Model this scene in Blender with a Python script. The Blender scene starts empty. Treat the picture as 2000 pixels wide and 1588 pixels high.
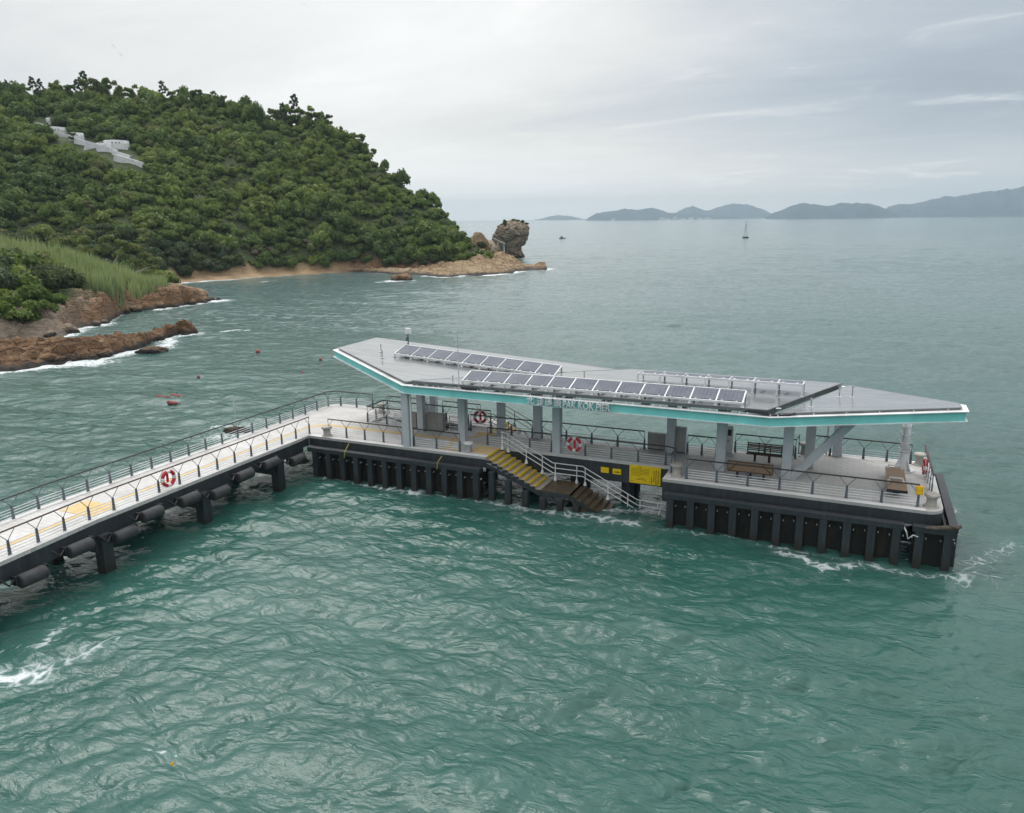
import bpy, math, random
import numpy as np
from mathutils import Vector, Matrix
random.seed(7); RNG = np.random.default_rng(11)
S = bpy.context.scene
COL = S.collection
DZ = 2.7                                   # deck level above the mean water (water is z = 0)
CAM = np.array([30.9201, -37.9412, 13.1288 + DZ])

# ------------------------------------------------------------------ helpers
class MB:
    """collects simple shapes and links them as ONE mesh object"""
    def __init__(s): s.v = []; s.f = []
    def add(s, v, f):
        n = len(s.v); s.v += [tuple(map(float, p)) for p in v]; s.f += [tuple(i + n for i in q) for q in f]; return s
    def box(s, x0, y0, z0, x1, y1, z1):
        v = [(x0,y0,z0),(x1,y0,z0),(x1,y1,z0),(x0,y1,z0),(x0,y0,z1),(x1,y0,z1),(x1,y1,z1),(x0,y1,z1)]
        return s.add(v, [(3,2,1,0),(4,5,6,7),(0,1,5,4),(1,2,6,5),(2,3,7,6),(3,0,4,7)])
    def bar(s, p0, p1, w, h, up=(0,0,1)):
        p0 = Vector(p0); p1 = Vector(p1); d = (p1 - p0).normalized(); u = Vector(up)
        if abs(d.dot(u)) > .98: u = Vector((1,0,0))
        r = d.cross(u).normalized(); u = r.cross(d)
        v = []
        for p in (p0, p1):
            for a, b in ((-1,-1),(1,-1),(1,1),(-1,1)): v.append(p + r*(a*w/2) + u*(b*h/2))
        return s.add(v, [(0,1,2,3),(7,6,5,4),(0,4,5,1),(1,5,6,2),(2,6,7,3),(3,7,4,0)])
    def tube(s, pts, r, n=8, closed=False):
        P = [Vector(p) for p in pts]; N = len(P); v = []; f = []
        rr = r if isinstance(r, (list, tuple)) else [r]*N
        ref = None
        for i, p in enumerate(P):
            if closed: d = (P[(i+1) % N] - P[i-1])
            else: d = P[min(i+1, N-1)] - P[max(i-1, 0)]
            d.normalize()
            if ref is None:
                ref = Vector((0,0,1)) if abs(d.z) < .9 else Vector((1,0,0))
            a = d.cross(ref).normalized(); b = a.cross(d).normalized(); ref = b
            for k in range(n):
                t = 2*math.pi*k/n; v.append(p + a*(rr[i]*math.cos(t)) + b*(rr[i]*math.sin(t)))
        M = N if closed else N-1
        for i in range(M):
            j = (i+1) % N
            for k in range(n):
                l = (k+1) % n; f.append((i*n+k, i*n+l, j*n+l, j*n+k))
        if not closed:
            f.append(tuple(range(n))[::-1]); f.append(tuple((N-1)*n + k for k in range(n)))
        return s.add(v, f)
    def prism(s, poly, z0, z1):
        n = len(poly)
        zz0 = z0 if isinstance(z0, (list, tuple)) else [z0]*n; zz1 = z1 if isinstance(z1, (list, tuple)) else [z1]*n
        v = [(p[0],p[1],zz0[i]) for i, p in enumerate(poly)] + [(p[0],p[1],zz1[i]) for i, p in enumerate(poly)]
        f = [tuple(range(n))[::-1], tuple(range(n, 2*n))] + [(i,(i+1)%n,(i+1)%n+n,i+n) for i in range(n)]
        return s.add(v, f)
    def lathe(s, prof, c=(0,0,0), n=16, sy=1):
        v = []; f = []
        for r, z in prof:
            for k in range(n):
                t = 2*math.pi*k/n; v.append((c[0]+r*math.cos(t), c[1]+sy*r*math.sin(t), c[2]+z))
        m = len(prof)
        for i in range(m-1):
            for k in range(n):
                l = (k+1) % n; f.append((i*n+k, i*n+l, (i+1)*n+l, (i+1)*n+k))
        f.append(tuple(range(n))[::-1]); f.append(tuple((m-1)*n+k for k in range(n)))
        return s.add(v, f)
    def build(s, name, mat, parent=None, loc=(0,0,0), smooth=False, bevel=0):
        me = bpy.data.meshes.new(name)
        L = np.array(loc, float)
        me.from_pydata([(p[0]-L[0], p[1]-L[1], p[2]-L[2]) for p in s.v], [], s.f)
        me.materials.append(mat)
        if smooth: me.polygons.foreach_set('use_smooth', [True]*len(me.polygons))
        o = bpy.data.objects.new(name, me); COL.objects.link(o)
        if parent is not None: o.parent = parent
        else: o.location = (L[0], L[1], L[2])
        if bevel:
            b = o.modifiers.new('bevel', 'BEVEL'); b.width = bevel; b.segments = 2; b.limit_method = 'ANGLE'
        return o

def tag(o, label=None, cat=None, group=None, kind=None):
    if label: o['label'] = label
    if cat: o['category'] = cat
    if group: o['group'] = group
    if kind: o['kind'] = kind
    return o
def thing(name, label, cat, loc, group=None):
    o = bpy.data.objects.new(name, None); COL.objects.link(o); o.location = loc; o.empty_display_size = .3
    return tag(o, label, cat, group)
def np_mesh(name, verts, faces, mat, smooth=True, parent=None, loc=(0,0,0), attrs=None):
    """fast mesh from numpy arrays; faces is (n,3) or (n,4)"""
    me = bpy.data.meshes.new(name)
    verts = np.asarray(verts, np.float32); faces = np.asarray(faces, np.int32); k = faces.shape[1]
    me.vertices.add(len(verts)); me.vertices.foreach_set('co', verts.ravel())
    me.loops.add(faces.size); me.loops.foreach_set('vertex_index', faces.ravel())
    me.polygons.add(len(faces)); me.polygons.foreach_set('loop_start', np.arange(0, faces.size, k, dtype=np.int32))
    if smooth: me.polygons.foreach_set('use_smooth', np.ones(len(faces), bool))
    me.update(calc_edges=True)
    for an, av in (attrs or {}).items():
        a = me.attributes.new(an, 'FLOAT', 'POINT'); a.data.foreach_set('value', np.asarray(av, np.float32))
    me.materials.append(mat)
    o = bpy.data.objects.new(name, me); COL.objects.link(o); o.location = loc
    if parent is not None: o.parent = parent
    return o
def link_copy(o, loc=None, rz=None, sc=None):
    c = o.copy(); COL.objects.link(c)
    if loc is not None: c.location = loc
    if rz is not None: c.rotation_euler = (0,0,rz)
    if sc is not None: c.scale = sc
    for ch in list(o.children):
        d = ch.copy(); COL.objects.link(d); d.parent = c
        for g in list(ch.children):
            e = g.copy(); COL.objects.link(e); e.parent = d
    return c

# ---- numpy gradient noise
_perm = np.random.default_rng(3).permutation(256); _perm = np.concatenate([_perm, _perm, _perm])
_grad = np.random.default_rng(5).normal(size=(256,3)); _grad /= np.linalg.norm(_grad, axis=1)[:,None]
def noise3(x, y, z):
    x, y, z = np.broadcast_arrays(np.asarray(x, float), np.asarray(y, float), np.asarray(z, float))
    xi = np.floor(x).astype(int); yi = np.floor(y).astype(int); zi = np.floor(z).astype(int)
    xf = x-xi; yf = y-yi; zf = z-zi
    u = xf**3*(xf*(xf*6-15)+10); v = yf**3*(yf*(yf*6-15)+10); w = zf**3*(zf*(zf*6-15)+10)
    def g(i, j, k):
        h = _perm[_perm[_perm[(xi+i) & 255] + ((yi+j) & 255)] + ((zi+k) & 255)]
        q = _grad[h]; return q[...,0]*(xf-i) + q[...,1]*(yf-j) + q[...,2]*(zf-k)
    L = lambda a, b, t: a + t*(b-a)
    return 1.6*L(L(L(g(0,0,0),g(1,0,0),u),L(g(0,1,0),g(1,1,0),u),v),L(L(g(0,0,1),g(1,0,1),u),L(g(0,1,1),g(1,1,1),u),v),w)
def fbm(x, y, z, oct=4, lac=2.1, gain=.5):
    s = 0; a = 1
    for i in range(oct):
        s = s + a*noise3(x+17*i, y+5*i, z+9*i); x = x*lac; y = y*lac; z = z*lac; a *= gain
    return s
def ridged(x, y, z, oct=4):
    s = 0; a = 1
    for i in range(oct):
        s = s + a*(1-np.abs(noise3(x+31*i, y+7*i, z+3*i))*1.6); x = x*2.1; y = y*2.1; z = z*2.1; a *= .5
    return s/1.9
def cells(x, y, seed=0):
    """cellular noise: a random value per cell and the distance to the cell border"""
    x = np.asarray(x, float); y = np.asarray(y, float); xi = np.floor(x).astype(int); yi = np.floor(y).astype(int); f1 = np.full(x.shape, 9.); f2 = f1.copy(); val = np.zeros(x.shape)
    for i in (-1,0,1):
        for j in (-1,0,1):
            h = _perm[_perm[(xi+i+seed) & 255]+((yi+j) & 255)]; px = xi+i+(_grad[h,0]*.5+.5); py = yi+j+(_grad[h,1]*.5+.5); d = np.hypot(px-x, py-y)
            new = d < f1; f2 = np.where(new, f1, np.minimum(f2, d)); val = np.where(new, _grad[h,2]*.5+.5, val); f1 = np.where(new, d, f1)
    return val, f2-f1
def blocks(x, y, s, st=1.0, ang=0., seed=0):
    """broken blocky relief in 0..1: cells of size s, stretched st times along ang"""
    c, q = math.cos(ang), math.sin(ang); u = (x*c+y*q)/(s*st); v = (-x*q+y*c)/s
    w = .35*noise3(u*1.3, v*1.3, 4.4); a, e = cells(u+w, v+w, seed); return a*.85 + .15 - .5*np.clip(1-e/.16, 0, 1)
def sstep(a, b, x): t = np.clip((x-a)/(b-a), 0, 1); return t*t*(3-2*t)

# ------------------------------------------------------------------ materials
def nodes_of(name):
    m = bpy.data.materials.new(name); m.use_nodes = True; nt = m.node_tree; nt.nodes.clear()
    out = nt.nodes.new('ShaderNodeOutputMaterial'); b = nt.nodes.new('ShaderNodeBsdfPrincipled')
    nt.links.new(b.outputs[0], out.inputs[0]); return m, nt, b
def N(nt, t, **kw):
    n = nt.nodes.new(t)
    for k, v in kw.items():
        if k.startswith('i_'): n.inputs[k[2:].replace('_', ' ')].default_value = v
        else: setattr(n, k, v)
    return n
def ramp(nt, fac, stops):
    r = nt.nodes.new('ShaderNodeValToRGB'); e = r.color_ramp.elements
    while len(e) < len(stops): e.new(.5)
    for q, (p, c) in zip(e, stops): q.position = p; q.color = (*c, 1) if len(c) == 3 else c
    nt.links.new(fac, r.inputs[0]); return r.outputs[0]
def pos(nt, scale=(1,1,1)):
    g = nt.nodes.new('ShaderNodeNewGeometry'); m = nt.nodes.new('ShaderNodeMapping'); m.inputs['Scale'].default_value = scale
    nt.links.new(g.outputs['Position'], m.inputs[0]); return m.outputs[0]
def mnoise(nt, scale, detail=4, vec=None, rough=.55, dist=0):
    n = N(nt, 'ShaderNodeTexNoise'); n.inputs['Scale'].default_value = scale; n.inputs['Detail'].default_value = detail
    n.inputs['Roughness'].default_value = rough; n.inputs['Distortion'].default_value = dist
    nt.links.new(vec if vec is not None else pos(nt), n.inputs['Vector']); return n.outputs['Fac']
def mixc(nt, fac, a, b, mode='MIX'):
    m = nt.nodes.new('ShaderNodeMix'); m.data_type = 'RGBA'; m.blend_type = mode
    for v, k in ((fac, 0), (a, 6), (b, 7)):
        if hasattr(v, 'links'): nt.links.new(v, m.inputs[k])
        else: m.inputs[k].default_value = v if k == 0 else (*v, 1)
    return m.outputs[2]
def math_(nt, op, a, b=None, c=None, clamp=False):
    m = nt.nodes.new('ShaderNodeMath'); m.operation = op; m.use_clamp = clamp
    for i, v in enumerate((a, b, c)):
        if v is None: continue
        if hasattr(v, 'links'): nt.links.new(v, m.inputs[i])
        else: m.inputs[i].default_value = v
    return m.outputs[0]
def attr(nt, name):
    a = nt.nodes.new('ShaderNodeAttribute'); a.attribute_name = name; return a.outputs['Fac']
def bump(nt, b, h, strength=.3, dist=.05):
    n = nt.nodes.new('ShaderNodeBump'); n.inputs['Strength'].default_value = strength; n.inputs['Distance'].default_value = dist
    nt.links.new(h, n.inputs['Height']); nt.links.new(n.outputs[0], b.inputs['Normal'])
def paint(name, c, rough=.45, metal=0, var=.25, scale=1.5, spec=.4, dirt=None, dscale=.6):
    """a painted / plain surface with soft patchy variation and optional stains"""
    m, nt, b = nodes_of(name)
    f = mnoise(nt, scale, 5)
    lo = tuple(x*(1-var) for x in c); hi = tuple(min(1, x*(1+var*.6)) for x in c)
    col = ramp(nt, f, [(.3, lo), (.7, hi)])
    if dirt:
        g = mnoise(nt, dscale, 6, rough=.7, vec=pos(nt, (1,1,.25)))
        k = ramp(nt, g, [(.5, (0,0,0)), (.72, (1,1,1))]); col = mixc(nt, k, col, dirt)
    nt.links.new(col, b.inputs['Base Color'])
    b.inputs['Roughness'].default_value = rough; b.inputs['Metallic'].default_value = metal; b.inputs['Specular IOR Level'].default_value = spec
    fine = mnoise(nt, scale*18, 3); bump(nt, b, fine, .12, .01)
    return m
M = {}
M['slate'] = paint('slate_paint', (.105,.125,.15), .4)
M['dark'] = paint('dark_rail', (.035,.033,.036), .5)
M['brown_rail'] = paint('brown_rail', (.085,.05,.04), .5)
M['cable'] = paint('galvanised', (.68,.7,.72), .4, .1)
M['white'] = paint('white_paint', (.78,.79,.81), .4, var=.1, dirt=(.5,.5,.48))
M['grey_col'] = paint('column_paint', (.52,.55,.58), .5, var=.1, dirt=(.38,.4,.41))
M['teal'] = paint('teal_paint', (.22,.66,.64), .4, var=.08, dirt=(.2,.56,.54))
M['grey_wall'] = paint('grey_render', (.33,.32,.3), .75, var=.15, dirt=(.22,.21,.2), dscale=1.5)
M['stone'] = paint('bollard_stone', (.42,.4,.36), .8, var=.25, scale=6)
M['steel'] = paint('steel', (.45,.46,.47), .35, .6)
M['black'] = paint('black_metal', (.02,.02,.023), .5)
M['rubber'] = paint('rubber', (.05,.052,.056), .7, var=.3, scale=3)
M['red'] = paint('red_ring', (.55,.02,.045), .45, var=.12)
M['ring_white'] = paint('ring_white', (.8,.78,.78), .5, var=.1)
M['yellow'] = paint('sign_yellow', (.88,.6,.008), .45, var=.06)
M['orange'] = paint('orange_box', (.85,.42,.01), .45, var=.1)
M['ink'] = paint('ink', (.06,.045,.01), .6)
M['float'] = paint('float_red', (.35,.09,.09), .6)
M['bone'] = paint('grave_white', (.74,.76,.78), .8, var=.15, scale=2, dirt=(.45,.46,.46), dscale=1.2)
M['navy'] = paint('navy_dark', (.02,.025,.03), .7)
M['weed'] = paint('weedy_board', (.013,.013,.012), .6, var=.5, scale=3, dirt=(.045,.036,.022), dscale=1.6)
M['screen'] = paint('screen', (.015,.017,.02), .2)
M['rust'] = paint('rusty_rail', (.3,.27,.22), .7)
M['rope'] = paint('rope', (.36,.34,.06), .8)
M['bird'] = paint('feathers', (.05,.045,.04), .8)
def mat_pile():
    m, nt, b = nodes_of('fender_timber')
    f = mnoise(nt, 1.2, 6, vec=pos(nt, (3,3,.6)), rough=.65)
    col = ramp(nt, f, [(.25, (.016,.02,.025)), (.55, (.032,.039,.046)), (.8, (.06,.068,.075))])
    g = nt.nodes.new('ShaderNodeNewGeometry'); s = nt.nodes.new('ShaderNodeSeparateXYZ'); nt.links.new(g.outputs['Position'], s.inputs[0])
    wet = math_(nt, 'ADD', s.outputs[2], math_(nt, 'MULTIPLY', mnoise(nt, 2.5, 3), -.8))
    k = ramp(nt, math_(nt, 'MULTIPLY', wet, 1.1, clamp=True), [(.0, (1,1,1)), (.5, (0,0,0))])
    col = mixc(nt, k, col, (.022,.022,.018))                     # algae and wet band just above the sea
    nt.links.new(col, b.inputs['Base Color']); b.inputs['Roughness'].default_value = .55
    bump(nt, b, mnoise(nt, 9, 4, vec=pos(nt, (3,3,.4))), .35, .02); return m
M['pile'] = mat_pile()
def mat_deck():
    m, nt, b = nodes_of('deck_pavers')
    br = N(nt, 'ShaderNodeTexBrick', offset=.5); br.inputs['Scale'].default_value = 1; br.inputs['Brick Width'].default_value = .6; br.inputs['Row Height'].default_value = .3
    br.inputs['Mortar Size'].default_value = .012; br.inputs['Color1'].default_value = (.63,.62,.61,1); br.inputs['Color2'].default_value = (.57,.565,.56,1); br.inputs['Mortar'].default_value = (.44,.44,.44,1)
    nt.links.new(pos(nt), br.inputs['Vector'])
    f = mnoise(nt, .55, 6, rough=.65); k = ramp(nt, f, [(.35, (.8,.79,.78)), (.65, (1,1,1))])
    nt.links.new(mixc(nt, 1.0, br.outputs['Color'], k, 'MULTIPLY'), b.inputs['Base Color'])
    b.inputs['Roughness'].default_value = .7; bump(nt, b, br.outputs['Fac'], .2, -.01); return m
M['deck'] = mat_deck()
M['kerb'] = paint('kerb_concrete', (.68,.675,.67), .7, var=.1, dirt=(.5,.49,.47))
M['concrete'] = paint('step_concrete', (.36,.35,.33), .8, var=.2, scale=4)
def mat_wetstep():
    m, nt, b = nodes_of('wet_step')
    f = mnoise(nt, 3.2, 6, rough=.7)
    nt.links.new(ramp(nt, f, [(.3, (.035,.03,.02)), (.5, (.1,.075,.045)), (.75, (.2,.165,.11))]), b.inputs['Base Color'])
    b.inputs['Roughness'].default_value = .35; bump(nt, b, f, .4, .03); return m
M['wet'] = mat_wetstep()
def mat_tactile():
    m, nt, b = nodes_of('worn_yellow')
    f = mnoise(nt, 3, 6, rough=.75)
    nt.links.new(ramp(nt, f, [(.25, (.62,.56,.46)), (.5, (.62,.46,.22)), (.7, (.58,.36,.1))]), b.inputs['Base Color']); b.inputs['Roughness'].default_value = .8; return m
M['tactile'] = mat_tactile()
M['nosing'] = paint('yellow_nosing', (.75,.5,.03), .6, var=.2, scale=5, dirt=(.45,.34,.1), dscale=2)
def mat_roof():
    m, nt, b = nodes_of('roof_sheet')
    f = mnoise(nt, .9, 5, vec=pos(nt, (.35,2.2,1)), rough=.6)
    col = ramp(nt, f, [(.3, (.22,.24,.25)), (.7, (.33,.345,.35))])
    w = N(nt, 'ShaderNodeTexWave', wave_type='BANDS', bands_direction='Y'); w.inputs['Scale'].default_value = .75; w.inputs['Distortion'].default_value = 0
    nt.links.new(pos(nt), w.inputs['Vector'])
    seam = ramp(nt, w.outputs['Fac'], [(.0, (0,0,0)), (.93, (0,0,0)), (.985, (1,1,1))])
    nt.links.new(mixc(nt, seam, col, (.26,.27,.28)), b.inputs['Base Color'])
    b.inputs['Metallic'].default_value = .25
    nt.links.new(ramp(nt, f, [(.3, (.1,.1,.1)), (.75, (.2,.2,.2))]), b.inputs['Roughness'])
    bump(nt, b, w.outputs['Fac'], .15, .02); return m
M['roof'] = mat_roof()
M['flash'] = paint('flashing', (.2,.21,.215), .35, .5)
def mat_pv():
    m, nt, b = nodes_of('solar_glass')
    br = N(nt, 'ShaderNodeTexBrick', offset=0); br.inputs['Scale'].default_value = 1; br.inputs['Brick Width'].default_value = .2; br.inputs['Row Height'].default_value = .2
    br.inputs['Mortar Size'].default_value = .006; br.inputs['Color1'].default_value = (.06,.074,.108,1); br.inputs['Color2'].default_value = (.075,.09,.125,1); br.inputs['Mortar'].default_value = (.2,.22,.26,1)
    t = nt.nodes.new('ShaderNodeTexCoord'); nt.links.new(t.outputs['Object'], br.inputs['Vector'])
    dust = ramp(nt, mnoise(nt, 1.3, 5), [(.4, (0,0,0)), (.9, (.25,.25,.25))])
    nt.links.new(mixc(nt, dust, br.outputs['Color'], (.3,.31,.33)), b.inputs['Base Color'])
    b.inputs['Roughness'].default_value = .3; b.inputs['Specular IOR Level'].default_value = .22; return m
M['pv'] = mat_pv()
def mat_wood(name, a, c):
    m, nt, b = nodes_of(name)
    f = mnoise(nt, 2.2, 6, vec=pos(nt, (1.2,9,9)), rough=.6)
    nt.links.new(ramp(nt, f, [(.3, a), (.7, c)]), b.inputs['Base Color']); b.inputs['Roughness'].default_value = .6; bump(nt, b, f, .2, .01); return m
M['wood'] = mat_wood('bench_wood', (.055,.032,.024), (.1,.06,.042))
M['wood_light'] = mat_wood('bench_wood_light', (.2,.13,.075), (.3,.2,.125))
def mat_rock(name, cols, wet=True, scale=.22, crack=.5):
    m, nt, b = nodes_of(name)
    p = pos(nt, (1,1,1.6)); f = mnoise(nt, scale, 8, vec=p, rough=.62, dist=.4); g = mnoise(nt, scale*6, 6, vec=pos(nt, (1,1,2.5)), rough=.7)
    col = ramp(nt, f, [(.3, cols[0]), (.5, cols[1]), (.68, cols[2])])
    sh = ramp(nt, g, [(.32, (.42,.4,.38)), (.62, (1.0,1.0,1.0))]); col = mixc(nt, 1.0, col, sh, 'MULTIPLY')
    v = N(nt, 'ShaderNodeTexVoronoi', feature='DISTANCE_TO_EDGE'); v.inputs['Scale'].default_value = crack
    warp = nt.nodes.new('ShaderNodeMix'); warp.data_type = 'RGBA'; warp.blend_type = 'ADD'; warp.inputs[0].default_value = 1.0
    nt.links.new(pos(nt, (1,1,2.2)), warp.inputs[6]); nx = N(nt, 'ShaderNodeTexNoise'); nx.inputs['Scale'].default_value = .8; nx.inputs['Detail'].default_value = 3; nt.links.new(pos(nt), nx.inputs['Vector'])
    nt.links.new(nx.outputs['Color'], warp.inputs[7]); nt.links.new(warp.outputs[2], v.inputs['Vector'])
    ck = ramp(nt, v.outputs['Distance'], [(.0, (.35,.33,.3)), (.06, (1,1,1))]); col = mixc(nt, .8, col, ck, 'MULTIPLY')
    if wet:
        gm = nt.nodes.new('ShaderNodeNewGeometry'); s = nt.nodes.new('ShaderNodeSeparateXYZ'); nt.links.new(gm.outputs['Position'], s.inputs[0])
        wl = math_(nt, 'ADD', s.outputs[2], math_(nt, 'MULTIPLY', mnoise(nt, .6, 3), -1.1))
        k = ramp(nt, math_(nt, 'MULTIPLY', wl, .9, clamp=True), [(.0, (1,1,1)), (.45, (0,0,0))]); col = mixc(nt, k, col, (.035,.028,.022))
    nt.links.new(col, b.inputs['Base Color']); b.inputs['Roughness'].default_value = .8
    bump(nt, b, math_(nt, 'ADD', g, math_(nt, 'MULTIPLY', ck, .5)), 1.0, .5); return m, nt, b, col
M['rock_brown'] = mat_rock('brown_rock', [(.15,.075,.03), (.26,.14,.062), (.36,.25,.15)])[0]
M['rock_tan'] = mat_rock('tan_rock', [(.25,.15,.08), (.42,.29,.16), (.5,.38,.25)])[0]
M['rock_grey'] = mat_rock('grey_rock', [(.24,.18,.125), (.36,.285,.2), (.45,.38,.29)], crack=.2)[0]
M['boulder'] = mat_rock('boulder_rock', [(.14,.11,.09), (.22,.18,.15), (.32,.27,.22)], wet=False, scale=.6)[0]
def mat_terrain():
    m, nt, b, rock = mat_rock('terrain_ground', [(.15,.075,.035), (.27,.145,.065), (.36,.26,.17)])
    grey = ramp(nt, mnoise(nt, .3, 7, rough=.65), [(.35, (.13,.1,.075)), (.65, (.29,.24,.19))])
    rock = mixc(nt, attr(nt, 'grey'), rock, grey)
    sand = ramp(nt, mnoise(nt, .25, 6), [(.35, (.3,.2,.11)), (.65, (.44,.31,.18))])
    soil = ramp(nt, mnoise(nt, .35, 6, rough=.7), [(.3, (.035,.055,.018)), (.6, (.065,.09,.028)), (.8, (.1,.1,.045))])
    col = mixc(nt, attr(nt, 'sand'), rock, sand); col = mixc(nt, attr(nt, 'veg'), col, soil)
    nt.links.new(col, b.inputs['Base Color']); return m
M['terrain'] = mat_terrain()
def mat_leaf(name, stops, by='random', trans=.34):
    m, nt, b = nodes_of(name)
    if by == 'random':
        oi = nt.nodes.new('ShaderNodeObjectInfo'); f = oi.outputs['Random']
    else: f = attr(nt, by)
    n = mnoise(nt, .9, 3); f = math_(nt, 'ADD', math_(nt, 'MULTIPLY', f, .75), math_(nt, 'MULTIPLY', n, .3))
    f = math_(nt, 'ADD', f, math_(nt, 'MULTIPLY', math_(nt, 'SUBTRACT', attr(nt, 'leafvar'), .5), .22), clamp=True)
    nt.links.new(ramp(nt, f, stops), b.inputs['Base Color']); b.inputs['Roughness'].default_value = .6; b.inputs['Specular IOR Level'].default_value = .25
    tr = nt.nodes.new('ShaderNodeBsdfTranslucent'); mx = nt.nodes.new('ShaderNodeMixShader'); mx.inputs[0].default_value = trans
    c2 = mixc(nt, 1.0, ramp(nt, f, stops), (1.1,1.2,.6), 'MULTIPLY'); nt.links.new(c2, tr.inputs[0])
    out = [n for n in nt.nodes if n.type == 'OUTPUT_MATERIAL'][0]
    nt.links.new(b.outputs[0], mx.inputs[1]); nt.links.new(tr.outputs[0], mx.inputs[2]); nt.links.new(mx.outputs[0], out.inputs[0]); return m
GREENS = [(.0, (.056,.094,.037)), (.22, (.092,.146,.046)), (.48, (.14,.2,.052)), (.72, (.205,.265,.065)), (.88, (.165,.185,.08)), (1.0, (.17,.14,.09))]
M['leaf'] = mat_leaf('leaf_green', GREENS)
M['leaf_mass'] = mat_leaf('leaf_green_mass', GREENS, by='tint')
M['leaf_vivid'] = mat_leaf('leaf_vivid', [(.0, (.075,.125,.028)), (.5, (.12,.18,.037)), (1., (.17,.225,.06))])
M['leaf_dark'] = mat_leaf('leaf_dark', [(.0, (.038,.06,.026)), (.5, (.062,.09,.034)), (1., (.09,.12,.045))])
M['leaf_blue'] = mat_leaf('leaf_bluish', [(.0, (.045,.075,.042)), (.5, (.068,.105,.055)), (1., (.1,.14,.075))])
M['reed'] = mat_leaf('reed_blade', [(.0, (.17,.22,.11)), (.5, (.27,.33,.19)), (1., (.42,.42,.28))], by='tint')
M['bark'] = paint('bark', (.2,.18,.15), .9, var=.4, scale=4)
HAZE_D, SKY_TOP, HOR_UP, G2 = 1.15e-4, 1.1, .25, .9
# ================================================================== PIER (x along the pier, y away from the camera, z = 0 on the deck)
class PB(MB):
    def build(s, name, mat, parent=None, loc=(0,0,0), **k):
        o = MB.build(s, name, mat, parent, loc, **k)
        if parent is None: o.location.z += DZ
        return o
def pthing(name, label, cat, loc, group=None):
    o = thing(name, label, cat, (loc[0], loc[1], loc[2]+DZ), group); o['_l'] = 0; del o['_l']; return o

CUT0, CUT1, CUTY = 12.4, 22.5, 2.08
# ---------------------------------------------------------------- pier head
P0 = (17, 4, 0)
pier = pthing('pier', 'long concrete pier head with white deck standing on dark piles in green sea', 'pier', P0)
def arc(cx, cy, r, a0, a1, n=6): return [(cx+r*math.cos(math.radians(a0+(a1-a0)*i/n)), cy+r*math.sin(math.radians(a0+(a1-a0)*i/n))) for i in range(n+1)]
OUT = [(-3.95,-.6),(0,-.6),(0,0),(CUT0,0),(CUT0,CUTY),(CUT1,CUTY),(CUT1,0)] + arc(34.6,.75,.75,-90,0) + [(35.35,8)]
OUT += [(28.75,8),(28.75,6.55),(22.75,6.55),(22.75,5.15),(13.55,5.15),(13.55,5.25),(10.3,5.25),(10.3,8)] + [(-3.2,8)] + arc(-3.2,7.25,.75,90,180)
HOLE = (1.75, 4.35, 8.9, 6.05)
def deck_polys():
    # the deck outline minus the rectangular well: split into butting pieces
    a = [p for p in OUT if p[0] <= 0 or p[0] < 1.7]
    left = [(-3.95,-.6),(0,-.6),(0,0),(1.75,0),(1.75,8),(-3.2,8)] + arc(-3.2,7.25,.75,90,180)
    front = [(1.75,0),(8.9,0),(8.9,4.35),(1.75,4.35)]
    back = [(1.75,6.05),(8.9,6.05),(8.9,8),(1.75,8)]
    right = [(8.9,0),(CUT0,0),(CUT0,CUTY),(CUT1,CUTY),(CUT1,0)] + arc(34.6,.75,.75,-90,0) + [(35.35,8),(28.75,8),(28.75,6.55),(22.75,6.55),(22.75,5.15),(13.55,5.15),(13.55,5.25),(10.3,5.25),(10.3,8),(8.9,8)]
    return left, front, back, right
b = PB()
for p in deck_polys(): b.prism(p, -.14, 0)
b.build('deck', M['deck'], pier, P0)
# pale kerb band along the edges, a thin sheet
b = PB()
def band(b, x0, y0, x1, y1, z=.004, t=.012): b.box(x0, y0, z-.002, x1, y1, z+t)
band(b, 0, 0, CUT0, .34); band(b, CUT1, 0, 34.6, .34); band(b, CUT1, .34, CUT1+.3, CUTY); band(b, 35.02, .76, 35.35, 8); band(b, CUT0, CUTY, CUT1, CUTY+.22); band(b, 28.75, 7.7, 35.02, 8); band(b, -3.2, 7.7, 10.3, 8)
b.build('kerb', M['kerb'], pier, P0)
# dark edge beam under the deck rim
b = PB()
def wallseg(b, p, q, z0, z1, t=.3, inset=.015):
    d = Vector((q[0]-p[0], q[1]-p[1], 0)).normalized(); n = Vector((-d.y, d.x, 0))
    a = Vector((p[0],p[1],0)) + n*inset; c = Vector((q[0],q[1],0)) + n*inset
    b.prism([(a.x,a.y),(c.x,c.y),(c.x+n.x*t,c.y+n.y*t),(a.x+n.x*t,a.y+n.y*t)], z0, z1)
wallseg(b, (0,-.6), (0,0), -.62, -.14); wallseg(b, (0,0), (CUT0,0), -.62, -.14); wallseg(b, (CUT0,0), (CUT0,CUTY), -.62, -.14)
wallseg(b, (CUT0,CUTY), (CUT1,CUTY), -1.2, -.14); wallseg(b, (CUT1,CUTY), (CUT1,0), -1.2, -.14); wallseg(b, (CUT1,0), (34.6,0), -.72, -.14)
ac = arc(34.6,.75,.75,-90,0)
for i in range(len(ac)-1): wallseg(b, ac[i], ac[i+1], -.72, -.14)
wallseg(b, (35.35,.75), (35.35,8), -.72, -.14); wallseg(b, (35.35,8), (28.75,8), -.7, -.14); wallseg(b, (28.75,8), (28.75,6.55), -.7, -.14)
wallseg(b, (22.75,5.15), (13.55,5.15), -1.2, -.14); wallseg(b, (10.3,8), (-3.2,8), -.62, -.14); wallseg(b, (-3.95,7.25), (-3.95,-.6), -.62, -.14)
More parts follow.
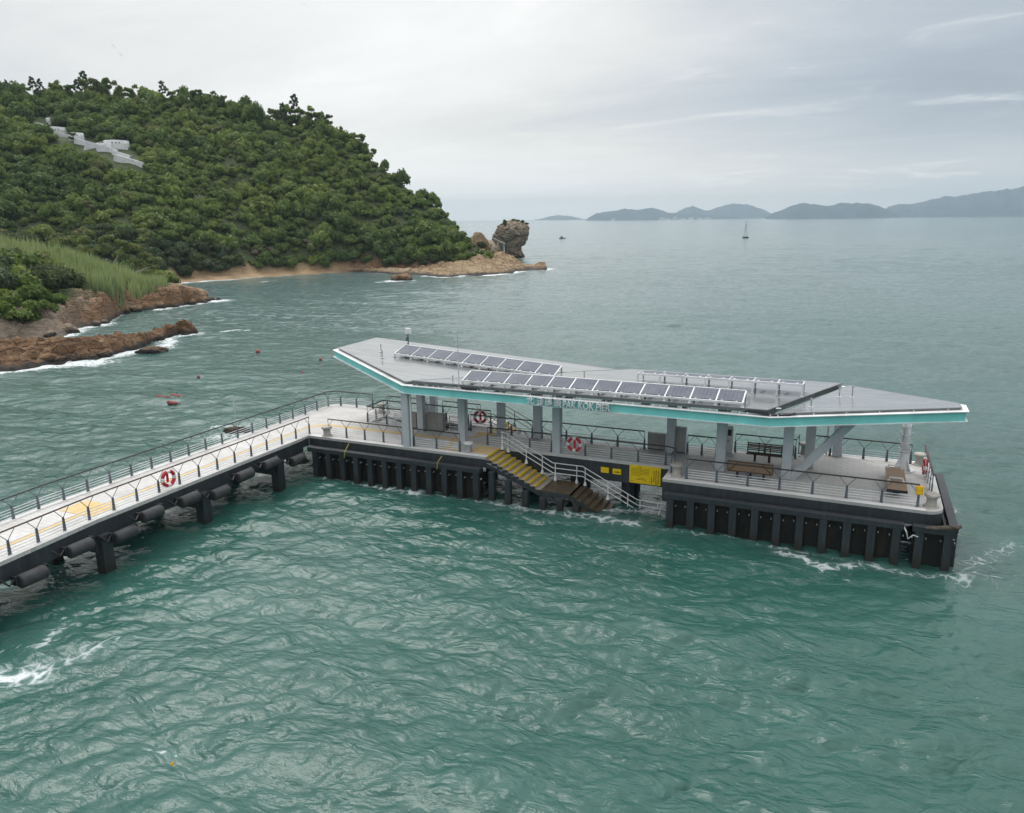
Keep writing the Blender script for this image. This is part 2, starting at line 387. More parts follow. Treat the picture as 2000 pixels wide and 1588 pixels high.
wallseg(b, (1.75,4.35), (8.9,4.35), -1.0, -.14, inset=-.315); wallseg(b, (8.9,6.05), (1.75,6.05), -1.0, -.14, inset=-.315)
b.build('edge_beam', M['pile'], pier, P0)
for x in np.arange(1.6, 35, 3.05):
    y0 = 2.5 if CUT0-.5 < x < CUT1+.5 else .75; y1 = 7.4 if x < 10 or x > 29 else (5.9 if x > 23 else 4.7)
    PB().box(x-.45, y0, -1.25, x+.45, y1, -.16).build('cross_beam', M['pile'], pier, P0)
    for y in ((2.95, 4.3) if CUT0-.5 < x < CUT1+.5 else ((1.3, 4.0, 6.7) if y1 > 7 else (1.3, 4.2))):
        PB().lathe([(.38,-4.6),(.38,-1.26)], (x,y,0), 12).build('support_pile', M['pile'], pier, P0, smooth=False)
for q in ((.4, .95, -1.9, 12.2, 1.15, -1.3), (22.9, .95, -1.95, 34.6, 1.15, -1.35), (34.75, 1.2, -1.95, 34.95, 7.6, -1.35)): PB().box(*q).build('brace_beam', M['pile'], pier, P0)
# worn yellow tactile path laid as a thin sheet
b = PB()
def strip(b, pts, w, z=.006):
    for i in range(len(pts)-1):
        a = Vector((*pts[i],0)); c = Vector((*pts[i+1],0)); d = (c-a).normalized(); n = Vector((-d.y,d.x,0))*w/2
        b.prism([((a-n).x,(a-n).y),((c-n).x,(c-n).y),((c+n).x,(c+n).y),((a+n).x,(a+n).y)], z-.004, z+i*.0006)
strip(b, [(-1.5,1.6),(-.6,2.6),(4.6,2.62),(8.6,2.62)], .42); strip(b, [(8.75,2.62),(10.0,3.6),(10.2,4.6)], .4); strip(b, [(8.9,2.55),(9.3,1.6),(9.5,.9)], .3)
b.box(11.0,.5,.002,12.2,1.95,.0075); b.box(9.6,4.2,.002,10.9,4.85,.0072); b.box(8.7,2.2,.002,9.6,3.05,.0092); b.box(10.35,2.35,.002,11.3,2.6,.0078); b.box(9.05,.5,.002,10.3,.95,.0085)
b.build('tactile_path', M['tactile'], pier, P0)

# ---------------------------------------------------------------- gangway
GB = 15.2; GD = Vector((.0845,-.9964,0))
def gx(x, s):
    """a point on the gangway: offset x across, s metres along from the pier (bends slightly at GB)"""
    if s <= GB: return (x, -s)
    return (x + GD.x*(s-GB), -GB + GD.y*(s-GB))
GEND = 30
G0 = (-1.95, -15, 0)
gang = pthing('gangway', 'white decked gangway running diagonally from the pier head out of the picture', 'gangway', G0)
gl = [gx(-3.95, s) for s in (.6, 8, GB, GEND)]; gr = [gx(.02, s) for s in (.6, 8, GB, GEND)]
b = PB().prism(gl[::1] + gr[::-1], -.16, -.001); b.f = [tuple(q[::-1]) for q in b.f]; b.build('deck', M['deck'], gang, G0)
b = PB()
for x0, x1 in ((-3.95,-3.6),(-.33,.02)):
    for s0, s1 in ((.6,GB),(GB,GEND)):
        p = [gx(x0,s0), gx(x1,s0), gx(x1,s1), gx(x0,s1)]; b.prism(p[::-1], .002, .02)
b.build('kerb', M['kerb'], gang, G0)
for x0, x1 in ((-3.93,-3.5),(-.45,.0)):
    b = PB()
    for s0, s1 in ((.6,GB),(GB,GEND)):
        p = [gx(x0,s0), gx(x1,s0), gx(x1,s1), gx(x0,s1)]; b.prism(p[::-1], -.9, -.162)
    b.build('edge_beam', M['pile'], gang, G0)
b = PB(); strip(b, [gx(-1.3,s) for s in (-1.4,4,10,GB,GEND)], .26, .006)
p = [gx(-2.7,13.6), gx(-.5,13.6), gx(-.5,15.1), gx(-2.7,15.1)]; b.prism(p[::-1], .012, .016)
b.build('tactile_path', M['tactile'], gang, G0)
for s in (3.15, 9.05, 15.1, 21.0, 26.9):
    x, y = gx(-1.95, s)
    PB().box(x-2.05, y-.42, -1.5, x+2.05, y+.42, -.91).build('crosshead', M['pile'], gang, G0)
    for dx in (-1.6, 2.02):
        PB().box(x+dx-.27, y-.28, -5, x+dx+.27, y+.28, -1.0 if dx < 0 else -.72).build('pile', M['pile'], gang, G0)
# ---------------------------------------------------------------- cylindrical rubber fenders slung along the gangway
FEND = [(-21.3,-.62),(-19.0,-.98),(-16.6,-.72),(-14.2,-1.04),(-12.6,-.6),(-10.25,-.66),(-8.15,-1.0),(-6.25,-.62),(-4.1,-.58),(-1.75,-1.04)]
places = ['half cut off at the left edge','nearest the bottom left edge of the photo','between the first and second near piles','on the pile by the yellow deck patch',
 'just right of the pile by the yellow patch','left of the lifebuoy pile','on the pile below the red lifebuoy','midway between lifebuoy pile and pier head','close to the last gangway pile','right beside the pier head corner']
for (y, z), pl in zip(FEND, places):
    s = -y; x, yy = gx(.42, s); L0 = (x, yy, z)
    t = pthing('rubber_fender', 'black rubber fender slung under the gangway, ' + pl, 'fender', L0, 'rubber fenders along the gangway')
    prof = [(.16,-.56),(.27,-.555),(.3,-.52),(.3,.52),(.27,.555),(.16,.56)]
    b = PB(); n = 18
    for i, (r, q) in enumerate(prof):
        for k in range(n):
            a = 2*math.pi*k/n; b.v.append((x + r*math.cos(a), yy + q, z + r*math.sin(a)))
    for i in range(5):
        for k in range(n): l = (k+1) % n; b.f.append((i*n+k, (i+1)*n+k, (i+1)*n+l, i*n+l))
    b.f.append(tuple(range(n))); b.f.append(tuple(5*n+k for k in range(n))[::-1])
    b.build('rubber_cylinder', M['rubber'], t, L0, smooth=True)
    for q in (-.68, .64):
        b = PB(); b.box(x-.25, yy+q-.05, z-.1, x+.05, yy+q+.05, z+.28); b.tube([(x, yy+q*.85, z), (x-.02, yy+q, z+.02)], .05, 6); b.build('bracket', M['black'], t, L0)
    PB().tube([(x-.06, yy-.68, z+.2),(x+.1, yy-1.02, z+.05),(x-.12, yy-1.2, z+.3)], .045, 6).build('chain', M['black'], t, L0)

# ---------------------------------------------------------------- railings: Y-forked posts, dark handrail, thin cables
def post_mesh(kind, lean=0):
    """kind: 'mid' fork both ways, 'start' fork forwards only, 'end' backwards only; local x runs along the rail"""
    b = MB()
    b.prism([(-.075,-.03),(.075,-.03),(.075,.03),(-.075,.03)], 0, .02)
    v = []
    for z, w in ((.02,.068),(.64,.042)):
        for a, c in ((-1,-1),(1,-1),(1,1),(-1,1)): v.append((a*w, c*.028, z))
    b.add(v, [(3,2,1,0),(4,5,6,7),(0,1,5,4),(1,2,6,5),(2,3,7,6),(3,0,4,7)])
    if kind == 'mid':
        for s in (-1, 1): b.tube([(0,0,.62),(s*.36,0,1.04)], .015, 6)
    else:
        s = 1 if kind == 'start' else -1
        b.tube([(0,0,.62),(s*.36,0,1.04)], .015, 6); b.tube([(0,0,.62),(0,0,1.06)], .017, 6)
    return b
_pm = {}
def railing(label, path, posts, hand='dark', heights=(.12,.25,.38,.51), group='fork posted railings of the pier', r=.038):
    """path: polyline of the handrail; posts: list of (x, y, kind, angle)"""
    c0 = (sum(p[0] for p in path)/len(path), sum(p[1] for p in path)/len(path), 0)
    t = pthing('railing', label, 'railing', c0, group)
    PB().tube([(p[0],p[1],1.08) for p in path], r, 8).build('handrail', M['brown_rail'] if hand == 'brown' else M['dark'], t, c0, smooth=False)
    for h in heights:
        PB().tube([(p[0],p[1],h) for p in path], .017, 6).build('cable', M['cable'], t, c0)
    for x, y, kind, a in posts:
        if kind not in _pm:
            o = post_mesh(kind).build('post', M['slate']); _pm[kind] = o.data; bpy.data.objects.remove(o)
        o = bpy.data.objects.new('post', _pm[kind]); COL.objects.link(o); o.parent = t; o.location = (x-c0[0], y-c0[1], 0); o.rotation_euler = (0,0,a)
    return t
def row(x0, x1, y, n):
    k = lambda i: 'start' if i == 0 else ('end' if i == n-1 else 'mid')
    return [(x0+(x1-x0)*i/(n-1), y, k(i), 0) for i in range(n)]
def straight(label, x0, x1, y, n, **kw): return railing(label, [(x0,y),(x1,y)], row(x0, x1, y, n), **kw)
GA = math.atan2(-.9964,.0845)
near = []; path = [(-.26,.46)]
for i in range(0, 21):
    s = -.42+1.3175*i; x, y = gx(-.26, s); near.append((x, y, 'start' if i == 0 else 'mid', -math.pi/2 if s < GB else GA))
path += [gx(-.26, GB)] + [gx(-.26, -.42+1.3175*20.5)]
railing('brown topped railing on the near edge of the gangway, carrying a red lifebuoy', path, near, 'brown')
far = []
for i in range(0, 26):
    s = -7.07+1.3175*i; x, y = gx(-3.765, s); far.append((x, y, 'mid', -math.pi/2 if s < GB else GA))
far += [(-2.97,7.5,'mid',0),(-1.59,7.5,'mid',0),(-.19,7.5,'end',0)]
railing('dark railing along the far side of the gangway, turning the back corner', [gx(-3.765,25.7), gx(-3.765,GB), (-3.765,6.95), (-3.3,7.5), (-.17,7.5)], far)
straight('front railing between the inner corner and the first white column', 1.2, 6.62, .467, 5)
straight('short front railing just right of the first white column', 7.42, 10.5, .45, 3)
straight('railing behind the top of the yellow edged steps', 11.41, 15.5, 2.3, 4)
D = row(16.02, 22.14, 2.3, 5); D += [(22.72,1.9,'mid',-math.pi/2),(22.72,1.05,'end',-math.pi/2)]
railing('railing above the yellow notice board, carrying a red lifebuoy', [(16,2.3),(22.3,2.3),(22.72,2.05),(22.72,1.0)], D)
straight('long front railing of the right hand deck, with the orange box at its end', 23.64, 34.27, .467, 8)
railing('short railing across the right end of the pier, carrying a red lifebuoy', [(34.95,2.2),(34.95,7.52)], [(34.95, 2.24+1.05*i, 'start' if i == 0 else ('end' if i == 5 else 'mid'), math.pi/2) for i in range(6)], 'brown', r=.05)
straight('back railing behind the white ladder column at the right end', 30.8, 34.3, 7.48, 4)
straight('very short back railing left of the right rear column', 29.35, 30.25, 7.48, 2)
railing('back railing behind the slatted bench', [(25.25,6.2),(28.5,6.2),(28.6,7.3)], row(25.25,28.5,6.2,3) + [(28.6,7.3,'end',math.pi/2)])
straight('short back railing right of the tall grey panel', 22.78, 24.4, 4.95, 3)
straight('back railing in the middle, left of the low grey panel', 13.88, 20.3, 4.87, 5)
straight('back railing in front of the rear steps', 9.06, 13.3, 4.75, 4)
railing('dark railing around the open ramp well', [(4.5,4.2),(1.6,4.2),(1.6,6.15),(9.8,6.15)], [(4.5,4.2,'end',0),(3.1,4.2,'mid',0),(1.6,4.2,'start',0),(1.6,5.2,'mid',math.pi/2)] + row(1.6,9.8,6.15,6))
straight('outer back railing left of the diagonal brace', 1.07, 4.3, 7.45, 3)
straight('outer back railing right of the diagonal brace', 5.55, 8.42, 7.45, 3)

# ---------------------------------------------------------------- ramp well: lower landing, ramp and galvanised inner rails
R0 = (5.3, 5.2, -.9)
ramp_t = pthing('access_ramp', 'grey ramp with galvanised rails sunk in the deck opening behind the grey cabinets', 'ramp', R0)
PB().prism([(2.0,4.8),(8.8,4.8),(8.8,5.95),(2.0,5.95)], [-.25,-1.4,-1.4,-.25], [-.1,-1.2,-1.2,-.1]).build('ramp_slab', M['kerb'], ramp_t, R0)
for y in (4.75, 5.98):
    b = PB()
    for dz in (.35, .65, .95): b.tube([(2.0,y,-.1+dz),(8.8,y,-1.2+dz)], .022, 6)
    for i in range(6): x = 2.05+1.34*i; z = -.1-1.1*(x-2)/6.8; b.tube([(x,y,z),(x,y,z+.95)], .024, 6)
    b.build('ramp_rail', M['cable'], ramp_t, R0)
b = PB()
for h in (.3,.62,.95): b.tube([(7.75,4.32,h),(9.0,4.32,h)], .022, 6)
for x in (7.75,8.4,9.0): b.tube([(x,4.32,0),(x,4.32,.95)], .024, 6)
b.build('well_rail', M['cable'], ramp_t, R0)

# ---------------------------------------------------------------- steps
def flight(name, label, grp, x0, y0, y1, nose_n):
    L0 = (x0+4, (y0+y1)/2, -1.5)
    st = pthing(name, label, 'steps', L0, grp)
    run, rise, n = .332, .15, 10
    sec = [(x0, 0)]
    for i in range(n): sec += [(x0+run*i, -rise*(i+1)), (x0+run*(i+1), -rise*(i+1))]
    zl = -rise*n; xl = x0+run*n; sec[-1] = (xl+1.75, zl)
    sec_up = list(sec); low = xl+1.75
    und = [(low, zl-.3), (xl+.05, zl-.3), (x0, -.45)]
    def extr(poly, y0, y1):
        b = PB(); m = len(poly)
        v = [(x,y0,z) for x, z in poly] + [(x,y1,z) for x, z in poly]
        return b.add(v, [tuple(range(m)), tuple(range(2*m-1, m-1, -1))] + [(i, i+m, (i+1)%m+m, (i+1)%m) for i in range(m)])
    # upper flight split at the landing so that the wet part has its own surface
    up = [p for p in sec_up if p[0] <= xl+.001] + [(xl, zl)] + [(xl, zl-.3), (x0, -.45)]
    uf = extr(up, y0, y1).build('upper_flight', M['concrete'], st, L0)
    PB().box(xl, y0, zl-.3, low, y1, zl-.002).build('landing', M['wet'], st, L0)
    sec2 = [(low, zl-.004)]
    for i in range(8): sec2 += [(low+run*i, zl-.004-.155*(i+1)), (low+run*(i+1), zl-.004-.155*(i+1))]
    zz = sec2[-1][1]; sec2[-1] = (22.3 if name == 'landing_steps' else sec2[-1][0]+1.5, zz)
    sec2 += [(sec2[-1][0], zz-.5), (low+1.2, zz-.5), (low, zl-.4)]
    extr(sec2, y0, y1).build('lower_flight', M['wet'], st, L0)
    for i in range(nose_n):
        x = x0+run*i; z = -rise*i
        b = PB(); b.box(x-.11, y0+.02, z+.002, x+.008, y1-.02, z+.012); b.box(x+.003, y0+.02, z-.13, x+.012, y1-.02, z+.0119)
        nn = b.build('nosing', M['nosing'], st, L0); nn.parent = uf
    if name == 'landing_steps':
        b = PB()
        for i in range(10): x = x0+run*i; b.box(x+.02, y0-.04, -rise*(i+1)-.17, x+run+.02, y0-.004, -rise*(i+1)-.02)
        b.bar((x0-.1,y0-.03,-.42),(xl,y0-.03,zl-.26),.05,.2); b.bar((xl,y0-.03,zl-.2),(low,y0-.03,zl-.2),.05,.24); b.bar((low,y0-.03,zl-.25),(low+2.7,y0-.03,zl-1.5),.05,.24)
        b.build('stringer', M['pile'], st, L0)
    return st
flight('landing_steps', 'concrete steps with yellow nosings going down the front of the pier into the sea', None, CUT0, .02, 1.98, 10)
flight('rear_steps', 'pale steps going down behind the pier, half hidden by the back railing', None, 10.35, 5.32, 7.6, 3)
def steprail(label, line, posts, y, mat, heights=(.42,.72,1.02), grp=None, r=.03):
    L0 = (line[0][0], y, line[0][1]); t = pthing('stair_rail', label, 'handrail', L0, grp)
    for h in heights: PB().tube([(x,y,z+h) for x, z in line], r, 8).build('rail', mat, t, L0)
    for x in posts:
        z = float(np.interp(x, [p[0] for p in line], [p[1] for p in line]))
        b = PB(); b.tube([(x,y,z-.02),(x,y,z+1.02)], r*1.05, 8); b.lathe([(.11,-.02),(.1,.02),(.05,.2)], (x,y,z), 10); b.build('post', mat, t, L0)
    return t
steprail('white three bar handrail down the back side of the yellow edged steps', [(12.5,0),(12.75,-.02),(15.75,-1.5),(17.55,-1.5),(20.75,-3.05),(22.15,-3.1)], [12.57,12.95,14.1,15.1,15.9,17.2,17.7,19.05,20.2,20.9,21.9], 1.86, M['white'])
t = pthing('boarding_rail', 'white upright ladder rail at the foot of the steps beside the fender posts', 'ladder', (22.2,1.0,-2.5))
b = PB(); b.tube([(22.2,1.6,-2.05),(22.2,.7,-2.3),(22.2,.62,-2.5),(22.2,.62,-3.6)], .035, 8); b.tube([(22.2,1.25,-2.2),(22.2,1.25,-3.6)], .03, 8); b.build('side_rail', M['white'], t, (22.2,1.0,-2.5))
b = PB()
for z in (-2.5,-2.8,-3.1): b.tube([(22.2,.62,z),(22.2,1.25,z-.05)], .022, 6)
b.build('rung', M['white'], t, (22.2,1.0,-2.5))
steprail('dark grey handrail sloping down beside the rear steps', [(9.9,.15),(10.3,.1),(13.7,-1.45),(15.6,-1.5),(18.2,-2.6)], [10.0,10.9,12.3,13.7,15.4,16.9], 7.5, M['rust'], grp='rear step handrails', r=.026)
steprail('dark grey handrail sloping down on the near side of the rear steps', [(10.0,.1),(10.35,.05),(13.7,-1.45),(15.6,-1.5)], [10.2,11.4,12.6,13.7], 5.38, M['rust'], grp='rear step handrails', r=.026)

# ---------------------------------------------------------------- fender frames: walings with hanging posts
def fender_frame(label, a, c, xs, ztop=-.52, length=3.6, skip=()):
    """a -> c: ends of the waling on plan; xs: distances of the posts along it"""
    A = Vector((a[0],a[1],0)); D = Vector((c[0]-a[0], c[1]-a[1], 0)); L = D.length; D.normalize(); n = Vector((D.y,-D.x,0))   # n points out to sea
    L0 = (a[0], a[1], ztop); t = pthing('fender_frame', label, 'fender', L0, 'dark timber fender frames around the pier')
    b = PB(); p = A; q = A + D*L; b.prism([tuple((p+n*.18)[:2]), tuple((q+n*.18)[:2]), tuple((q-n*.2)[:2]), tuple((p-n*.2)[:2])][::-1] , ztop-.28, ztop); b.f = [tuple(f[::-1]) for f in b.f] if n.y > 0 else b.f
    b.build('waling', M['pile'], t, L0, bevel=.02)
    PB().prism([tuple((A-n*.45)[:2]), tuple((A+D*L-n*.45)[:2]), tuple((A+D*L-n*.62)[:2]), tuple((A-n*.62)[:2])], -2.15, -1.75).build('lower_waling', M['pile'], t, L0)
    PB().prism([tuple((A+D*.05-n*.3)[:2]), tuple((A+D*(L-.05)-n*.3)[:2]), tuple((A+D*(L-.05)-n*.4)[:2]), tuple((A+D*.05-n*.4)[:2])], -2.5, ztop-.05).build('backing_board', M['weed'], t, L0)
    for s in xs:
        m = A + D*s; z1 = ztop-.285
        w = .175
        PB().prism([tuple((m-D*w+n*.16)[:2]), tuple((m+D*w+n*.16)[:2]), tuple((m+D*w-n*.16)[:2]), tuple((m-D*w-n*.16)[:2])], z1-length, z1).build('fender_post', M['pile'], t, L0, bevel=.02)
    b = PB()
    for s in xs:
        for e in (-.28, .28):
            m = A + D*(s+e) - n*.1; zz = ztop-.62+random.uniform(-.04,.04)
            b.tube([(m.x,m.y,zz),(m.x+n.x*.16,m.y+n.y*.16,zz)], .022, 6)
    b.build('bolt', M['cable'], t, L0)
    return t
fender_frame('left run of dark fender posts under a waling, inner corner to the steps', (.35,-.5), (12.3,-.5), [.5+1.015*i for i in range(12)])
fender_frame('right run of dark fender posts from the steps to the broken corner', (22.75,-.5), (33.75,-.5), [.32+1.04*i for i in range(11)])
fender_frame('small corner frame of fender posts with torn grey waling at the right tip', (34.1,-.45), (35.75,-.45), [.3,1.45], ztop=-.55)
fender_frame('end run of fender posts along the right end of the pier', (35.8,-.1), (35.8,8.2), [.25+1.3*i for i in range(7)], ztop=-.56)
t = pthing('fender_frame', 'row of short fender posts standing under the yellow edged steps', 'fender', (12.9,-.2,-.9), 'dark timber fender frames around the pier')
for x, z in ((12.85,-.72),(13.85,-1.15),(14.9,-1.6),(15.95,-1.85),(16.95,-1.85),(17.9,-2.05)):
    PB().box(x-.17, -.34, -4.4, x+.17, -.03, z).build('fender_post', M['pile'], t, (12.9,-.2,-.9), bevel=.02)
for pts, lab in (([(3.05,-.03,-.2),(3.02,-.35,-.5),(3.2,-.7,-.52),(3.15,-.72,-.9)], 'frayed yellow green rope over the waling near the inner corner'), ([(9.55,-.03,-.25),(9.5,-.4,-.48),(9.62,-.68,-.5),(9.58,-.72,-.85)], 'frayed yellow green rope over the waling below the first bollard by the steps')):
    tag(PB().tube(pts, .025, 6).build('rope', M['rope'], loc=pts[0]), lab, 'rope')
tag(PB().tube([(33.7,-.55,-.62),(33.85,-.66,-.85),(33.95,-.62,-1.2),(34.15,-.6,-1.0),(34.35,-.6,-1.05)], .035, 6).build('mooring_rope', M['cable'], loc=(33.7,-.55,-.62)), 'pale snagged mooring rope dangling in the gap before the corner frame', 'rope')
tag(PB().tube([(34.6,-.68,-.56),(35.0,-.68,-.5),(35.4,-.68,-.42),(35.8,-.62,-.4),(36.0,-.2,-.45)], [.05,.09,.12,.13,.08], 7).build('rope_bundle', M['boulder'], loc=(35,-.6,-.5)), 'frayed grey rope wrapped over the corner waling', 'rope')

# ---------------------------------------------------------------- bollards
BOL = [((1.16,-.02+.36),'squat grey bollard at the inner corner of pier and gangway'),((10.98,.62),'slim steel capped bollard left of the yellow edged steps'),((23.05,.85),'grey bollard right of the yellow notice board'),
       ((34.85,.72),'weathered grey bollard on the rounded front right corner'),((34.75,7.45),'grey bollard at the back right corner behind the lifebuoy'),((28.95,7.35),'mossy grey bollard behind the slatted bench'),((.95,6.9),'grey bollard at the back left behind the ramp well')]
for i, ((x, y), lab) in enumerate(BOL):
    t = pthing('bollard', lab, 'bollard', (x,y,0), 'mooring bollards on the pier'); k = 1.0 if i != 1 else .92
    if i == 1:
        PB().lathe([(.21,0),(.21,.46)], (x,y,0), 20).build('barrel', M['steel'], t, (x,y,0), smooth=False); PB().lathe([(.28,.465),(.29,.5),(.28,.56),(.26,.57)], (x,y,0), 20).build('cap', M['kerb'], t, (x,y,0))
    else:
        PB().lathe([(.34,0),(.33,.05),(.25,.07),(.22,.2),(.22,.4),(.25,.5)], (x,y,0), 20).build('barrel', M['stone'], t, (x,y,0)); PB().lathe([(.31,.502),(.33,.54),(.33,.6),(.3,.64),(.1,.66)], (x,y,0), 20).build('cap', M['stone'], t, (x,y,0))

# ---------------------------------------------------------------- lifebuoys
def lifebuoy(label, c, ax, r=.36):
    """ring whose axis points along the unit vector ax"""
    A = Vector(ax).normalized(); U = Vector((0,0,1)); R = A.cross(U).normalized(); U = R.cross(A)
    t = pthing('lifebuoy', label, 'lifebuoy', c, 'red and white lifebuoys on the railings')
    red = PB(); wh = PB(); n = 48; C0 = Vector(c)
    P = [C0 + R*(r*math.cos(2*math.pi*i/n)) + U*(r*math.sin(2*math.pi*i/n)) for i in range(n+1)]
    for q in range(4):
        i0 = q*12 + 2; red.tube(P[i0:i0+9], .09, 10); wh.tube([P[(i0+8+j) % n] for j in range(5)], .094, 10)
    red.build('ring', M['red'], t, c, smooth=True); wh.build('band', M['ring_white'], t, c, smooth=True)
    g = PB(); g.tube([C0 + R*((r+.13)*math.cos(2*math.pi*i/24))+U*((r+.13)*math.sin(2*math.pi*i/24)) for i in range(24)], .012, 5, closed=True); g.build('grab_line', M['ring_white'], t, c)
    h = PB(); h.tube([C0+U*.1, C0+U*.5], .02, 6); h.bar(C0-U*.22-A*.06, C0+U*.22-A*.06, .12, .05, up=A); h.build('holder', M['red'], t, c)
    return t
lifebuoy('red and white lifebuoy on the near gangway railing', (-.14,-10.9,.6), (1,0,0))
lifebuoy('red and white lifebuoy facing the sea above the yellow signs', (16.95,2.12,.68), (0,-1,0))
lifebuoy('red and white lifebuoy on the rear railing by the ramp well', (9.1,6.02,.62), (.25,-1,0))
lifebuoy('red lifebuoy seen edge on at the right end of the pier', (34.8,5.2,.62), (-1,0,0))

# ---------------------------------------------------------------- benches
def bench_back(label, x0, x1, yb, side):
    """slatted bench; backrest at yb, seat extending towards side (+1: +y, -1: -y)"""
    L0 = ((x0+x1)/2, yb+side*.35, 0); t = pthing('bench', label, 'bench', L0, 'slatted benches under the canopy')
    s = PB()
    for k in range(5): s.box(x0, min(yb+side*(.1+.1*k), yb+side*(.18+.1*k)), .43, x1, max(yb+side*(.1+.1*k), yb+side*(.18+.1*k)), .47)
    s.build('seat', M['wood'], t, L0)
    bk = PB()
    for k in range(5): z = .52+.092*k; yy = yb-side*(.012*k); bk.box(x0, yy-.02, z, x1, yy+.02, z+.06)
    bk.build('backrest', M['wood'], t, L0)
    if side > 0: PB().box(x0+.02, yb-.11, .42, x1-.02, yb-.085, .93).build('back_board', M['wood_light'], t, L0)
    fr = PB()
    for x in np.linspace(x0, x1, 5): fr.bar((x, yb-side*.03, .4), (x, yb-side*.09, .96), .05, .05)
    if side > 0:
        fr.box(x0, yb-.14, .92, x1, yb-.1, .97); fr.box(x0, yb-.14, .4, x1, yb-.1, .45); fr.bar((x0+.05,yb-.13,.45),(x0+.5,yb-.13,.9),.04,.04); fr.bar((x1-.05,yb-.13,.45),(x1-.5,yb-.13,.9),.04,.04)
    fr.build('frame', M['wood'], t, L0)
    for x in np.linspace(x0+.45, x1-.45, 3): PB().box(x-.06, yb+side*.3-.06, 0, x+.06, yb+side*.3+.06, .43).build('leg', M['black'], t, L0)
bench_back('dark brown slatted bench facing the camera by the back railing', 26.05, 28.45, 5.2, -1)
bench_back('brown bench seen from behind at the front railing under the canopy', 25.55, 27.75, 1.5, 1)
L0 = (33.4,3.1,0); t = pthing('bench', 'backless brown bench with two pale armrests near the right end of the pier', 'bench', L0)
PB().box(32.98,1.25,.41,33.86,5.0,.46).build('seat', M['wood_light'], t, L0, bevel=.01)
PB().box(32.97,1.2,.33,33.87,1.25,.455).build('apron', M['black'], t, L0)
for y in (2.0,4.3): PB().box(33.3,y-.09,0,33.54,y+.09,.41).build('leg', M['black'], t, L0)
for y in (2.6,4.75):
    b = PB(); b.tube([(33.1,y,.46),(33.12,y,.62),(33.7,y,.62),(33.74,y,.46)], .035, 8); b.box(33.02,y-.06,.462,33.16,y+.06,.475); b.box(33.68,y-.06,.462,33.82,y+.06,.475); b.build('armrest', M['white'], t, L0)

# ---------------------------------------------------------------- cabinets, panels, kiosk, boxes
def cabinet(name, label, cat, x0, x1, y0, y1, h, mat, edge=None, grp=None):
    L0 = ((x0+x1)/2, (y0+y1)/2, 0); t = pthing(name, label, cat, L0, grp)
    PB().box(x0,y0,.05,x1,y1,h).build('body', mat, t, L0, bevel=.015)
    PB().box(x0+.02,y0+.02,0,x1-.02,y1-.02,.05).build('plinth', M['black'], t, L0)
    PB().box(x0-.015,y0-.015,h+.002,x1+.015,y1+.015,h+.04).build('top', edge or mat, t, L0)
    return t, L0
t, L0 = cabinet('cabinet', 'low grey cabinet half hidden behind the first white column', 'cabinet', 4.75, 5.5, 3.95, 4.3, .98, M['grey_wall'], grp='grey cabinets by the ramp well')
t, L0 = cabinet('cabinet', 'wide low grey cabinet with a dark arrow mark in front of the ramp well', 'cabinet', 6.2, 7.5, 3.9, 4.27, 1.08, M['grey_wall'], grp='grey cabinets by the ramp well')
b = PB(); b.prism([(6.8,3.88),(6.98,3.893),(6.62,3.893)], .42, .52); b.v = [(6.62,3.893,.6),(6.98,3.893,.6),(6.8,3.893,.46)]; b.f = [(0,2,1)]; b.build('arrow_mark', M['rust'], t, L0)
t, L0 = cabinet('privacy_panel', 'low grey panel with pale edges beside the rear grey column', 'panel', 20.45, 21.5, 5.0, 5.12, .98, M['grey_wall'], M['kerb'])
b = PB(); b.box(21.5,4.98,0,21.56,5.14,1.0); b.build('edge', M['white'], t, L0)
t, L0 = cabinet('privacy_panel', 'tall grey ribbed panel right of the rear grey column', 'panel', 22.0, 22.66, 4.9, 5.02, 1.5, M['grey_wall'], M['kerb'])
b = PB()
for k in range(8): b.box(22.03+.08*k,4.885,.06,22.06+.08*k,4.898,1.46)
b.build('rib', M['steel'], t, L0); PB().box(22.665,4.88,0,22.71,5.04,1.52).build('edge', M['white'], t, L0)
L0 = (24.95,5.6,0); t = pthing('information_kiosk', 'slim grey kiosk with a dark screen standing behind a front column', 'kiosk', L0)
PB().prism([(24.72,5.42),(25.18,5.42),(25.18,5.75),(24.72,5.75)], .12, 1.66).build('body', M['kerb'], t, L0, bevel=.04)
PB().box(24.62,5.35,0,25.28,5.82,.12).build('plinth', M['grey_col'], t, L0); PB().box(24.84,5.408,1.15,25.12,5.418,1.52).build('screen', M['screen'], t, L0); PB().box(24.86,5.41,.8,25.0,5.417,.92).build('slot', M['grey_wall'], t, L0)
L0 = (34.27,.42,.82); t = pthing('warning_box', 'orange yellow box on the end post of the front right railing', 'box', L0)
PB().box(34.12,.33,.62,34.42,.53,1.02).build('body', M['orange'], t, L0, bevel=.02); PB().box(34.16,.318,.84,34.38,.328,.98).build('upper_panel', M['yellow'], t, L0); PB().box(34.16,.318,.66,34.38,.328,.8).build('lower_panel', M['yellow'], t, L0)
tag(PB().tube([(30.05,7.6,0),(30.05,7.6,.6),(30.05,7.6,1.75)], .05, 8).build('marker_post', M['kerb'], loc=(30.05,7.6,0)), 'thin pale post standing behind the bench beside the mossy bollard', 'post')
